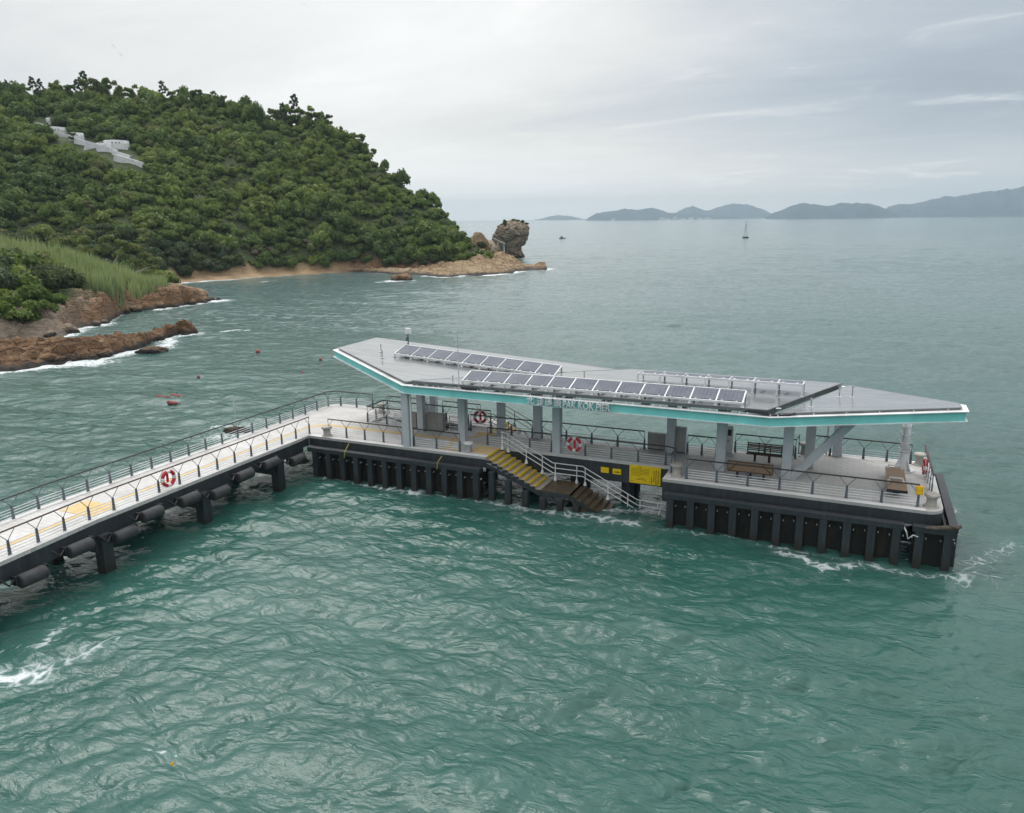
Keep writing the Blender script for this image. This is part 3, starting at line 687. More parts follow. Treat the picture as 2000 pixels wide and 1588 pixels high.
# signs on the dark wall beside the steps
def sign(name, label, x0, x1, z0, z1, rows, grp=None):
    y = CUTY+.005; L0 = ((x0+x1)/2, y, (z0+z1)/2); t = pthing(name, label, 'sign', L0, grp)
    PB().box(x0,y-.03,z0,x1,y-.004,z1).build('board', M['yellow'], t, L0)
    b = PB()
    for (u0, u1, v, hgt) in rows:                                 # printed lines far too small to read in the photo
        x = x0+(x1-x0)*u0; xe = x0+(x1-x0)*u1; z = z0+(z1-z0)*v
        while x < xe:
            w = random.uniform(.02,.07); 
            b.box(x, y-.0335, z-hgt/2*random.uniform(.6,1), min(x+w,xe), y-.0305, z+hgt/2*random.uniform(.6,1)); x += w+random.uniform(.012,.03)
    b.build('lettering', M['ink'], t, L0); return t
rows = [(.26,.42,.92,.045)] + [(.06,.63,.82-.075*k,.035) for k in range(5)] + [(.06,.36,.44,.035),(.3,.48,.3,.04),(.22,.55,.22,.04),(.04,.15,.12,.025)]
for c, top, bot in ((.70,.4,.08),(.775,.82,.2),(.84,.85,.05),(.91,.85,.05)): rows += [(c,c+.035,z,.05) for z in np.arange(bot, top, .062)]
rows += [(.96,.985,.5,.03),(.96,.985,.33,.03)]
sign('notice_board', 'large yellow notice board with columns of small dark print on the dark pier wall', 20.2, 21.95, -1.13, -.1, rows)
sign('warning_plate', 'small blank looking yellow plate, left of the two on the dark wall', 18.56, 19.02, -.76, -.44, [(.2,.6,.3,.02)], 'small yellow plates on the pier wall')
sign('warning_plate', 'small yellow plate with one dark line, right of the two on the dark wall', 19.24, 19.72, -.77, -.45, [(.25,.85,.4,.1)], 'small yellow plates on the pier wall')

# ---------------------------------------------------------------- canopy
C0 = (17.5, 4, 0)
can = pthing('canopy', 'turquoise edged folded canopy roof on grey columns with white pier name lettering', 'canopy', C0)
FL = Vector((7.17,-.1,3.82)); Mk = Vector((18.44,8.1,3.85)); Vv = Vector((27.6,-.1,3.79)); Rr = Vector((30.83,8.1,3.89))
A_ = Vector((-.91,4.4,4.74)); B_ = Vector((-.01,8.11,5.02)); T_ = Vector((35.87,1.32,4.5)); R2 = Vector((35.87,2.6,4.5))
loop = [FL, Vv, T_, R2, Rr, Mk, B_, A_]
def plane(p, q, r):
    n = (q-p).cross(r-p); n.normalize(); return lambda x, y: p.z - (n.x*(x-p.x)+n.y*(y-p.y))/n.z
zL = plane(FL, Mk, B_); zR = plane(Vv, T_, Rr)
def inset(poly, d):
    out = []; n = len(poly); area = sum(poly[i][0]*poly[(i+1)%n][1]-poly[(i+1)%n][0]*poly[i][1] for i in range(n)); sg = 1 if area > 0 else -1
    for i in range(n):
        p0, p1, p2 = (Vector((*poly[(i+k) % n][:2],0)) for k in (-1,0,1))
        d1 = (p1-p0).normalized(); d2 = (p2-p1).normalized(); n1 = Vector((-d1.y,d1.x,0))*sg; n2 = Vector((-d2.y,d2.x,0))*sg
        bis = (n1+n2).normalized(); k = d/max(.35, bis.dot(n1)); out.append(((p1+bis*k).x,(p1+bis*k).y))
    return out
def fascia(poly):
    web = PB(); fl = PB()
    n = len(poly)
    pin = inset([(p.x,p.y) for p in poly], .02); pout = inset([(p.x,p.y) for p in poly], -.09); pin2 = inset([(p.x,p.y) for p in poly], .08); pin3 = inset([(p.x,p.y) for p in poly], .3)
    for i in range(n):
        j = (i+1) % n; zi, zj = poly[i].z, poly[j].z
        web.add([(*pin[i],zi-.46),(*pin[j],zj-.46),(*pin[j],zj-.035),(*pin[i],zi-.035),(*pin2[i],zi-.46),(*pin2[j],zj-.46),(*pin2[j],zj-.035),(*pin2[i],zi-.035)], [(0,1,2,3),(7,6,5,4),(3,2,6,7),(4,5,1,0)])
        for za, zb in ((-.035,.0),(-.485,-.461)):
            fl.add([(*pout[i],zi+za),(*pout[j],zj+za),(*pin3[j],zj+za),(*pin3[i],zi+za),(*pout[i],zi+zb),(*pout[j],zj+zb),(*pin3[j],zj+zb),(*pin3[i],zi+zb)], [(3,2,1,0),(4,5,6,7),(0,1,5,4),(2,3,7,6)])
    global FASC; FASC = web.build('fascia', M['teal'], can, C0); fl.build('flange', M['white'], can, C0)
fascia(loop)
def sheet(name, poly, zf, up, t=.07, edge=True):
    p = [(q[0],q[1]) for q in poly]; b = PB().prism(p, [zf(*q)+up-t for q in p], [zf(*q)+up for q in p]); b.build(name, M['roof'], can, C0)
    if edge:
        e = PB(); pi = inset(p, .05); po = inset(p, -.012)
        for i in range(len(p)):
            j = (i+1) % len(p)
            z = [zf(*p[i])+up, zf(*p[j])+up]
            e.add([(*pi[i],z[0]-.2),(*pi[j],z[1]-.2),(*pi[j],z[1]-t-.003),(*pi[i],z[0]-t-.003)], [(0,1,2,3)])
            e.tube([(*po[i],z[0]-.02),(*po[j],z[1]-.02)], .028, 6)
        e.build('roof_edge', M['flash'], can, C0)
zM = lambda x, y: 3.83
mid = inset([(p.x,p.y) for p in (FL, Vv, Rr, Mk)], .2)
sheet('roof_panel', mid, zM, .27)
sheet('roof_panel', inset([(p.x,p.y) for p in (FL, Mk, B_, A_)], .22), zL, .14)
sheet('roof_panel', inset([(p.x,p.y) for p in (Vv, T_, R2, Rr)], .22), zR, .14)
# the valley flashings along the folds
for p, q, s in ((mid[0], mid[3], 1), (mid[1], mid[2], -1)):
    b = PB(); b.bar((p[0],p[1],4.08),(q[0],q[1],4.08),.06,.06)
    b.add([(p[0],p[1],3.82),(q[0],q[1],3.82),(q[0],q[1],4.02),(p[0],p[1],4.02)], [(0,1,2,3)]); b.build('valley_flashing', M['flash'], can, C0)
b = PB()
for k in range(15): x = 7.7+1.42*k; b.tube([(x,.02,3.8),(x,.02,3.9)], .025, 6); b.tube([(x+.35,.02,3.8),(x+.35,.02,3.9)], .025, 6)
for k in range(6): q = Vv.lerp(T_, .06+.17*k); b.tube([(q.x,q.y+.12,q.z),(q.x,q.y+.12,q.z+.1)], .025, 6)
b.build('flange_stud', M['white'], can, C0)
for q, rr in (([(26.3,.22,3.9),(26.6,.1,3.93),(27.2,.05,3.88),(27.9,.1,3.86),(28.4,.12,3.9),(28.7,.2,4.02)],.05), ([(10.9,.12,3.88),(11.3,.06,3.86),(11.9,.1,3.88),(12.1,.3,3.92)],.06)): PB().tube(q, rr, 8).build('drain_pipe', M['black'], can, C0)
RB = lambda p, q: PB().bar(p, q, .12, .3).build('rafter', M['grey_col'], can, C0)
for x in np.arange(8.6,28.5,2.1): RB((x,.3,3.62),(x+.35,7.7,3.62))
for x in (1.2,3.4,5.6): RB((x,6.0,zL(x,6.0)-.2),(x,7.8,zL(x,7.8)-.2))
for k in (.3,.6,.85): p = Vv.lerp(T_,k); q = Rr.lerp(R2,k); RB(p+Vector((0,.2,-.2)), q+Vector((0,-.2,-.2)))
COLS = [(7.1,.27,3.37,.46),(9.95,1.98,3.5,.46),(15.85,2.3,3.5,.46),(25.02,2.5,3.5,.5),(28.34,2.42,3.5,.48),(6.05,3.72,3.5,.42),(5.1,7.0,4.15,.42),(11.08,5.0,3.5,.44),(13.65,4.78,3.5,.46),(21.87,4.8,3.5,.46),(29.29,4.8,3.6,.48),(30.61,7.55,3.4,.48)]
for x, y, h, w in COLS:
    b = PB(); b.prism([(x-w/2,y-w/2),(x+w/2,y-w/2),(x+w/2,y+w/2),(x-w/2,y+w/2)], .016, h); b.build('column', M['grey_col'], can, C0, bevel=.02)
PB().tube([(7.42,.2,.02),(7.42,.2,3.37)], .05, 8).build('downpipe', M['white'], can, C0)
PB().bar((28.55,2.42,.05),(31.6,2.35,3.75),.36,.4).build('brace', M['grey_col'], can, C0, bevel=.02); PB().bar((4.95,7.0,.05),(2.3,6.9,4.4),.34,.38).build('brace', M['grey_col'], can, C0, bevel=.02)
# pier name, real raised letters on the fascia
def letters(txt, x0, x1, zb, h, off=.006):
    cu = bpy.data.curves.new('lettering', 'FONT'); cu.body = txt; cu.size = 1; cu.extrude = .02; cu.offset = off
    o = bpy.data.objects.new('lettering', cu); COL.objects.link(o)
    dg = bpy.context.evaluated_depsgraph_get(); me = bpy.data.meshes.new_from_object(o.evaluated_get(dg)); bpy.data.objects.remove(o)
    n = len(me.vertices); a = np.empty(n*3, np.float32); me.vertices.foreach_get('co', a); a = a.reshape(n,3)
    mn = a.min(0); mx = a.max(0); c = np.empty_like(a)
    c[:,0] = x0+(a[:,0]-mn[0])/(mx[0]-mn[0])*(x1-x0)-C0[0]; c[:,2] = zb+(a[:,1]-mn[1])/(mx[1]-mn[1])*h-C0[2]; c[:,1] = -.25-a[:,2]*2-C0[1]
    me.vertices.foreach_set('co', c.ravel()); me.materials.append(M['white'])
    o = bpy.data.objects.new('lettering', me); COL.objects.link(o); o.parent = FASC
# thin upright strokes of the letters: a bold look from the extrusion
for ch, x0, x1 in (('北',15.05,15.46),('角',15.58,15.98),('碼',16.1,16.5),('頭',16.62,17.02)): letters(ch, x0, x1, 3.4, .42)
letters('PAK KOK PIER', 17.12, 19.72, 3.38, .38, .016)

# ---------------------------------------------------------------- things on the roof
def solar(label, x0, x1, n, yf, yr, zf, zr, zbase_f, zbase_r):
    """zf/zr: height functions of the front and rear frame rails, zbase: the roof under them"""
    L0 = ((x0+x1)/2, (yf+yr)/2, zbase_f((x0+x1)/2)); t = pthing('solar_array', label, 'solar panels', L0, 'solar arrays on the canopy roof')
    b = PB()
    b.bar((x0,yf,zf(x0)),(x1,yf,zf(x1)),.1,.1); b.bar((x0,yr,zr(x0)),(x1,yr,zr(x1)),.1,.1)
    for i in range(n+1): x = x0+(x1-x0)*i/n; b.bar((x,yf,zf(x)+.003),(x,yr,zr(x)+.003),.07,.07)
    b.build('frame', M['white'], t, L0)
    for i in range(n+1):
        x = x0+(x1-x0)*i/n
        for y, zz, zb in ((yf,zf,zbase_f),(yr,zr,zbase_r)):
            h = PB(); h.box(x-.045,y-.045,zb(x),x+.045,y+.045,zz(x)-.05); h.box(x-.09,y-.09,zb(x)+.001,x+.09,y+.09,zb(x)+.02); h.build('leg', M['white'], t, L0)
    for i in range(n):
        xa = x0+(x1-x0)*(i+.04)/n; xb = x0+(x1-x0)*(i+.96)/n; b = PB(); p = []
        for x, k in ((xa,.06),(xb,.06),(xb,.94),(xa,.94)): p.append(Vector((x, yf+(yr-yf)*k, zf(x)+(zr(x)-zf(x))*k+.065)))
        c = sum(p, Vector())/4
        me = MB().add([*(q-c for q in p), *(q-c-Vector((0,0,.035)) for q in p)], [(0,1,2,3) if True else (), (7,6,5,4), (0,4,5,1),(1,5,6,2),(2,6,7,3),(3,7,4,0)])
        o = me.build('solar_panel', M['pv'], t, (0,0,0)); o.location = c - Vector(L0)
        for u in (.2,.8):
            x = xa+(xb-xa)*u; PB().box(x-.05,yf+.02,zf(x)+.051,x+.05,yf+.12,zf(x)+.085).build('clamp', M['white'], o, tuple(c))
    b = PB()
    for i in range(n):
        x = x0+(x1-x0)*(i+.3)/n
        for dx in (0,.12): b.tube([(x+dx,yf-.05 if zf(x) < zr(x) else yf+.2,zbase_f(x)+.02),(x+dx+.1,(yf+yr)/2+.2,zbase_r(x)+.02)], .014, 5)
    b.build('cable_tray', M['cable'], t, L0)
top = 4.1
solar('front solar array of twelve tilted blue grey panels above the pier name', 10.95, 26.25, 12, .12, 1.3, lambda x: 4.3, lambda x: 4.66, lambda x: top+.003, lambda x: top+.003)
zl = lambda y: (lambda x: zL(x, y)+.143)
solar('left solar array of nine tilted panels on the rising left wing of the roof', 3.95, 14.9, 9, 4.2, 5.55, lambda x: zL(x,4.2)+.36, lambda x: zL(x,5.55)+.6, zl(4.2), zl(5.55))
solar('rear right solar array facing away, its white supports towards the camera', 20.13, 28.75, 7, 3.55, 4.85, lambda x: 4.72, lambda x: 4.62, lambda x: top+.003, lambda x: top+.003)
L0 = (3.3,7.0,zL(3.3,7.0)+.14); t = pthing('sensor_mast', 'white box on a short dark post beside the left solar array', 'sensor', L0)
PB().tube([L0, (3.3,7.0,L0[2]+.85)], .035, 8).build('post', M['slate'], t, L0); PB().box(3.1,6.9,L0[2]+.82,3.52,7.1,L0[2]+1.2).build('box', M['white'], t, L0, bevel=.02)
b = PB(); b.box(3.2,6.85,L0[2]+.35,3.38,6.95,L0[2]+.6); b.tube([(3.25,6.88,L0[2]+.1),(3.4,6.86,L0[2]+.3),(3.3,6.9,L0[2]+.75)], .02, 6); b.build('cable', M['slate'], t, L0)
L0 = (10.72,.14,3.86); t = pthing('lightning_rod', 'tall thin lightning rod rising from the front roof edge', 'rod', L0)
PB().tube([L0,(10.72,.14,6.0)], .035, 8).build('pole', M['cable'], t, L0); PB().tube([(10.72,.14,6.0),(10.72,.14,7.15)], .014, 6).build('tip', M['steel'], t, L0); PB().box(10.62,.04,3.862,10.82,.24,3.9).build('foot', M['white'], t, L0)
AN = [(2.47,4.9,.5,'L'),(3.3,3.75,.5,'L'),(9.9,.95,.5,'L'),(17.0,3.6,.55,'M'),(26.3,.95,.5,'M'),(27.9,.5,.55,'M'),(29.3,1.6,.45,'R'),(30.5,4.2,.5,'R'),(31.1,4.1,.6,'R'),(21.3,1.6,.55,'M')]
ANL = ['roof anchor post nearest the raised left tip','roof anchor post just behind the left fascia','roof anchor post left of the lightning rod','roof anchor post alone in the middle of the roof','roof anchor post right of the front array','roof anchor post at the front valley corner','roof anchor post on the right wing by the flashing','roof anchor post at the back end of the flashing','tall roof anchor post with a ring on the right wing','roof anchor post behind the front array']
for (x, y, h, w), lab in zip(AN, ANL):
    z = {'L': zL(x,y)+.14, 'M': 4.1, 'R': zR(x,y)+.14}[w]; t = pthing('anchor_post', lab, 'anchor post', (x,y,z), 'fall arrest posts on the roof')
    b = PB(); b.lathe([(.07,0),(.07,.03),(.028,.05),(.028,h*.5),(.05,h*.52),(.05,h*.58),(.028,h*.6),(.028,h-.08),(.06,h-.07),(.05,h),(.02,h)], (x,y,z), 10); b.build('shaft', M['steel'], t, (x,y,z))
    PB().lathe([(.13,0.001),(.13,.02)], (x,y,z), 10).build('base_plate', M['cable'], t, (x,y,z))
# white ladder column at the right end
L0 = (33.86,6.1,0); t = pthing('ladder_column', 'thick white round column with step brackets and flared foot at the right end', 'column', L0)
PB().tube([(33.86,6.1,.9),(33.86,6.1,3.05)], .21, 20).build('shaft', M['white'], t, L0, smooth=True)
b = PB()
for k in range(4):
    a = math.pi/4+k*math.pi/2; d = Vector((math.cos(a),math.sin(a),0)); n = Vector((-d.y,d.x,0))*.02
    p = Vector(L0); b.prism([tuple((p+n)[:2]), tuple((p+d*.5+n)[:2]), tuple((p+d*.5-n)[:2]), tuple((p-n)[:2])], [.03,.03,.03,.03], [1.15,.1,.1,1.15])
b.lathe([(.55,.018),(.55,.05),(.3,.06),(.215,1.0)], (33.86,6.1,0), 20); b.build('foot', M['white'], t, L0)
for z in (1.1,1.5,1.95,2.4,2.8):
    b = PB(); b.tube([(33.86+.235*math.cos(a),6.1+.235*math.sin(a),z) for a in np.linspace(0,2*math.pi,17)[:-1]], .022, 6, closed=True)
    for s in (-1,1): b.bar((33.86+s*.25,5.98,z),(33.86+s*.27,5.9,z+.18),.05,.05)
    b.build('step_bracket', M['white'], t, L0)
# ================================================================== TERRAIN (heights over the water, described by bearing and distance from the viewpoint's foot)
def azd(x, y): dx = np.asarray(x)-CAM[0]; dy = np.asarray(y)-CAM[1]; return np.degrees(np.arctan2(dx, dy)), np.hypot(dx, dy)
def xy(az, d): a = np.radians(az); return CAM[0]+d*np.sin(a), CAM[1]+d*np.cos(a)
RIDGE = [(-75,370,68),(-63.64,360,65.1),(-59.02,360,66.5),(-56.49,350,62.4),(-54.9,345,59.9),(-52.98,345,60.2),(-50.25,345,60.9),(-47.99,345,60.7),(-45.82,340,60.3),(-43.57,335,59.0),(-41.93,330,55.3),(-40.59,325,51.6),(-38.2,322,51.6),(-36.82,318,49.4),(-34.71,310,43.1),(-33.46,303,36.7),(-32.21,297,32.0),(-31.12,290,27.3),(-29.31,280,20.7),(-28.22,272,15.9),(-27.59,268,11.9),(-26.94,262,9.4),(-26.2,258,7.2),(-25.3,255,4.5),(-24.6,254,1.0),(-24,254,-3)]
SHORE = [(-75,215),(-48,221),(-46.5,229),(-43.65,234),(-41.1,242),(-36.9,250),(-34.4,252),(-32.4,247),(-30,240),(-28.2,242),(-26.5,248),(-25,250),(-24,251)]
SPF = [(-75,122),(-60,126),(-56.49,128.9),(-53.95,129.4),(-52.97,137.6),(-51.5,140.8),(-50.6,154.5),(-50.05,158.2),(-48.5,160.3),(-46.3,166.5),(-45.6,168.3),(-45.3,172),(-45.0,180)]
SPC = [(-75,165,16.5),(-63.64,165,14.6),(-59.02,165,13),(-56.49,165,11.4),(-54.9,168,10.4),(-52.98,172,8.8),(-50.98,174,5.8),(-49.5,175,3.6),(-47.99,175,3.3),(-46.76,175,3.4),(-45.9,176,2.4),(-45.3,177,.4),(-45.0,181,-2)]
SPB = [(-75,226),(-48.2,221),(-47,205),(-45.75,188),(-45.3,184),(-45.0,182)]
def tab(T, az, k): return np.interp(az, [t[0] for t in T], [t[k] for t in T])
def main_h(az, d, rough=True):
    d0 = tab(SHORE, az, 1); d1 = tab(RIDGE, az, 1); z1 = tab(RIDGE, az, 2); x, y = xy(az, d)
    t = (d-d0)/np.maximum(d1-d0, 4)
    bw = np.interp(az, [-38.5,-34.5], [.06,.03])
    u = np.clip((t-bw)/(1-bw), 0, 1); prof = np.where(t < bw, 0, 1.15*u**.9-.15*u**2)
    beach = 1.3*np.clip(t/bw, -1.5, 1)
    h = np.where(t < 0, np.maximum(beach*1.2, -4), beach*np.sign(np.maximum(z1,0)) + (z1-1.3)*prof)
    over = np.clip(t-1, 0, 3); h = np.where(t > 1, z1*(1-.35*over**1.3), h)
    if rough: h = h + np.clip(u*4, 0, 1)*np.clip(z1/20, 0, 1)*(2.6*fbm(x/26, y/26, 3.3, 3))*(1-.65*np.clip((t-.75)*4,0,1))
    return h, t
def spur_h(az, d, rough=True):
    a = tab(SPF, az, 1); c = tab(SPC, az, 1); zc = tab(SPC, az, 2); b = tab(SPB, az, 1); x, y = xy(az, d)
    if rough: a = a + 2.2*noise3(x/5, y/5, 1.7) + .9*noise3(x/1.7, y/1.7, 4.)
    u = (d-a)/np.maximum(c-a, .5); v = np.clip((d-c)/np.maximum(b-c, .5), 0, 1.6)
    cl = np.minimum(zc, np.interp(az, [-57,-54,-52.5,-51], [2.3,2.5,2.8,3.3]))
    front = np.where(u < 0, np.maximum(u*4, -4), np.minimum(cl*np.clip(u/.13, 0, 1)**.75, cl) + (zc-cl)*np.clip((u-.1)/.9, 0, 1)**.9)
    back = zc*(1-v) + 1.6*v - 9*np.clip(v-1, 0, 1)*(az > -48)
    h = np.where(d < c, front, back); h = np.where(az > -45.05, -9, h)
    if rough:
        rk = np.clip(u*6, 0, 1)*np.clip(1.6-u*2.5, 0, 1)
        h = h + rk*(1.3*(ridged(x/5.5, y/5.5, 2.2, 5)-.6) + 2.4*(blocks(x, y, 3.4, 1.6, .9)-.45) + 1.3*(blocks(x, y, 1.4, 1.5, .7, 9)-.45) + .35*(ridged(x/1.2, y/1.2, 5.2, 3)-.62)) + .25*fbm(x/3, y/3, 7.7, 3)*np.clip(u*4,0,1)
    return h, u, v
def terr_h(az, d): return np.maximum(main_h(az, d)[0], spur_h(az, d)[0])
AZ = np.arange(-72, -24.4, .12); DD = np.concatenate([np.arange(112, 126, 1.5), np.arange(126, 192, .5), np.arange(192, 260, 1.1), np.arange(260, 470, 2.2)])
ga, gd = np.meshgrid(AZ, DD, indexing='ij')
mh, mt = main_h(ga, gd); sh, su, sv = spur_h(ga, gd); H = np.maximum(mh, sh); H = np.maximum(H, -4)
gxx, gyy = xy(ga, gd)
sand = ((mh >= sh) & (mt > -.5) & (mt < .085))*np.clip((-35.2-ga)/1.5, 0, 1); sand = np.where((mh < sh) & (sv > .75), 1.0, sand)
cov = 5.2 + 1.4*fbm(gxx/9, gyy/9, .5, 3)
edge = np.interp(ga, [-57,-54,-52,-50,-48.8,-48.2], [2.2,2.2,2.5,2.9,3.3,9]) + 1.0*fbm(gxx/5, gyy/5, 2.5, 3)
veg = np.where(mh >= sh, np.clip((mt-.07)*30, 0, 1), np.clip((H-edge)*1.5, 0, 1)*np.clip((su-.2)*8, 0, 1))
veg = np.where((mh < sh) & (gd > tab(SPC, ga, 1)), np.where(sv > .8, 0, 1)*(ga < -47.3), veg)
grey = np.clip((-52.4-ga)/2.5, 0, .85)*(sh > mh)
na, nd = ga.shape; idx = np.arange(na*nd).reshape(na, nd)
F = np.stack([idx[:-1,:-1], idx[1:,:-1], idx[1:,1:], idx[:-1,1:]], -1).reshape(-1, 4)
keep = (H.reshape(-1)[F] > -3.9).any(1); F = F[keep]
terrain = np_mesh('terrain', np.stack([gxx, gyy, H], -1).reshape(-1, 3), F, M['terrain'], attrs=dict(sand=sand.ravel(), veg=veg.ravel(), grey=grey.ravel()))
tag(terrain, 'wooded headland with rocky spur and narrow sandy beach', 'headland', kind='structure')

# ------------------------------------------------------------------ rocks as things of their own
def ico(sub):
    import bmesh
    bm = bmesh.new(); bmesh.ops.create_icosphere(bm, subdivisions=sub, radius=1)
    v = np.array([p.co[:] for p in bm.verts]); f = np.array([[q.index for q in p.verts] for p in bm.faces]); bm.free(); return v, f
ICO4 = ico(4); ICO5 = ico(5); ICO2 = ico(2)
def rock(name, label, cat, c, size, mat, seed=0, group=None, sub=4, cuts=9, rot=0, rough=.14):
    v, f = ICO5 if sub == 5 else (ICO4 if sub == 4 else ico(3)); v = v.copy(); r = np.random.default_rng(seed)
    for i in range(cuts):                                            # facets
        n = r.normal(size=3); n /= np.linalg.norm(n); k = r.uniform(.62,.92); dd = v@n; v -= np.outer(np.maximum(dd-k, 0)*.85, n)
    v *= (1+rough*fbm(v[:,0]*2+seed, v[:,1]*2, v[:,2]*2, 4))[:,None]
    v *= (1+.05*fbm(v[:,0]*9+seed, v[:,1]*9, v[:,2]*9, 3))[:,None]
    v *= np.array(size)/2; ca, sa = math.cos(rot), math.sin(rot); v = v@np.array([[ca,sa,0],[-sa,ca,0],[0,0,1]])
    return tag(np_mesh(name, v, f, mat, loc=c), label, cat, group)
# low reef in the bay (front line, back line on the water, then a ridge between)
RF = [(-75.0,-2.0),(-53.68,15.38),(-52.87,20.14),(-51.39,25.59),(-51.16,27.17),(-52.62,31.37),(-57.91,42.4),(-57.24,44.74)]
def polyline_profile(az, pts):
    q = sorted((float(azd(*p)[0]), float(azd(*p)[1])) for p in pts); return np.interp(az, [a for a, _ in q], [b for _, b in q])
def reef():
    az = np.arange(-68, -45.6, .06); d = np.arange(94, 130, .22); a, dd = np.meshgrid(az, d, indexing='ij'); x, y = xy(a, dd)
    fr = polyline_profile(a, [(-90,-8)]+RF[1:]) + 1.3*noise3(x/3, y/3, 9) + .5*noise3(x/1.1, y/1.1, 2)
    bk = np.interp(a, [-68,-60,-56.5,-53.8,-50.9,-48,-46.6,-45.9], [121,121,120.5,119,118,121.5,123.5,121.5])
    u = (dd-fr)/(bk-fr)
    prof = np.clip(np.minimum(u/.12, (1-u)/.3), -1, 1); body = np.where(prof > 0, np.abs(prof)**.6, prof*3)
    zc = np.interp(a, [-68,-56.5,-53,-50.5,-48,-46.8,-46.2,-45.8], [1.7,1.5,1.5,1.25,1.35,1.6,1.2,-.3])
    st = ridged(x/6+.5*y/6, (y-.55*x)/1.5, 1.5, 4)
    h = np.where(body > 0, np.maximum(zc, .0)*body, body*2) + np.minimum(zc, 0)*2 + np.clip(body, 0, 1)*(.7*(st-.66)+1.25*(blocks(x, y, 2.3, 2.6, .95)-.45)+.55*(blocks(x, y, .95, 2.2, .95, 7)-.45) + .35*fbm(x/1.6, y/1.6, 3, 4)); h = np.maximum(h, -2.5)
    n0, n1 = a.shape; i = np.arange(n0*n1).reshape(n0, n1); f = np.stack([i[:-1,:-1], i[1:,:-1], i[1:,1:], i[:-1,1:]], -1).reshape(-1, 4); f = f[(h.reshape(-1)[f] > -2.4).any(1)]
    c = np.array([-60, 28, 0.]); return np_mesh('reef', np.stack([x, y, h], -1).reshape(-1, 3)-c, f, M['rock_brown'], loc=c)
tag(reef(), 'long low brown rock reef lying in the bay in front of the spur', 'reef')
# rock shelf under the headland
SHF = [(-34.4,247.6),(-32.4,237.9),(-30.2,228),(-28.95,221.1),(-26.9,225.3),(-24.5,229.7),(-23.08,242.3),(-21.9,247),(-21.46,248.5),(-21.2,252)]
def shelf():
    az = np.arange(-34.6, -21.0, .045); d = np.arange(216, 292, .42); a, dd = np.meshgrid(az, d, indexing='ij'); x, y = xy(a, dd)
    fr = tab(SHF, a, 1) + 1.6*noise3(x/6, y/6, 5.5) + .7*noise3(x/2, y/2, 8.5)
    cr = np.interp(a, [-34.6,-32.57,-28.95,-26.75,-24.73,-23.81,-23.08,-21.98,-21.4,-21.1], [256,246,242,258,262,264,260,254,253,253])
    zc = np.interp(a, [-34.6,-32.57,-28.95,-26.75,-25.6,-24.73,-23.81,-23.1,-22.2,-21.75,-21.45,-21.2], [.8,1.5,2.8,4.9,5.0,4.6,3.0,1.1,1.0,1.7,1.5,-1])
    u = (dd-fr)/np.maximum(cr-fr, 3); w = (dd-cr)/np.interp(a, [-34.6,-27,-24,-22,-21], [12,20,14,6,4])
    body = np.where(dd < cr, np.where(u < 0, u*5, np.clip(u,0,1)**.62), np.clip(1-w**2, -2, 1))
    st = ridged(x/9+y/14, (y+.4*x)/3.2, 6.5, 4)
    h = np.where(body > 0, np.maximum(zc, 0)*body, body*2) + np.minimum(zc, 0)*2 + np.clip(body, 0, 1)*((.9*(st-.66)+1.6*(blocks(x, y, 4.2, 2.2, .35)-.45)+.7*(blocks(x, y, 1.7, 2.0, .3, 5)-.45))*np.clip(zc/2,.4,1) + .4*fbm(x/2.5, y/2.5, 4, 4)); h = np.maximum(h, -3)
    n0, n1 = a.shape; i = np.arange(n0*n1).reshape(n0, n1); f = np.stack([i[:-1,:-1], i[1:,:-1], i[1:,1:], i[:-1,1:]], -1).reshape(-1, 4); f = f[(h.reshape(-1)[f] > -2.9).any(1)]
    c = np.array([-80, 175, 0.]); return np_mesh('rock_shelf', np.stack([x, y, h], -1).reshape(-1, 3)-c, f, M['rock_tan'], loc=c)
tag(shelf(), 'pale tan rock shelf sloping into the sea at the foot of the headland', 'rock shelf')
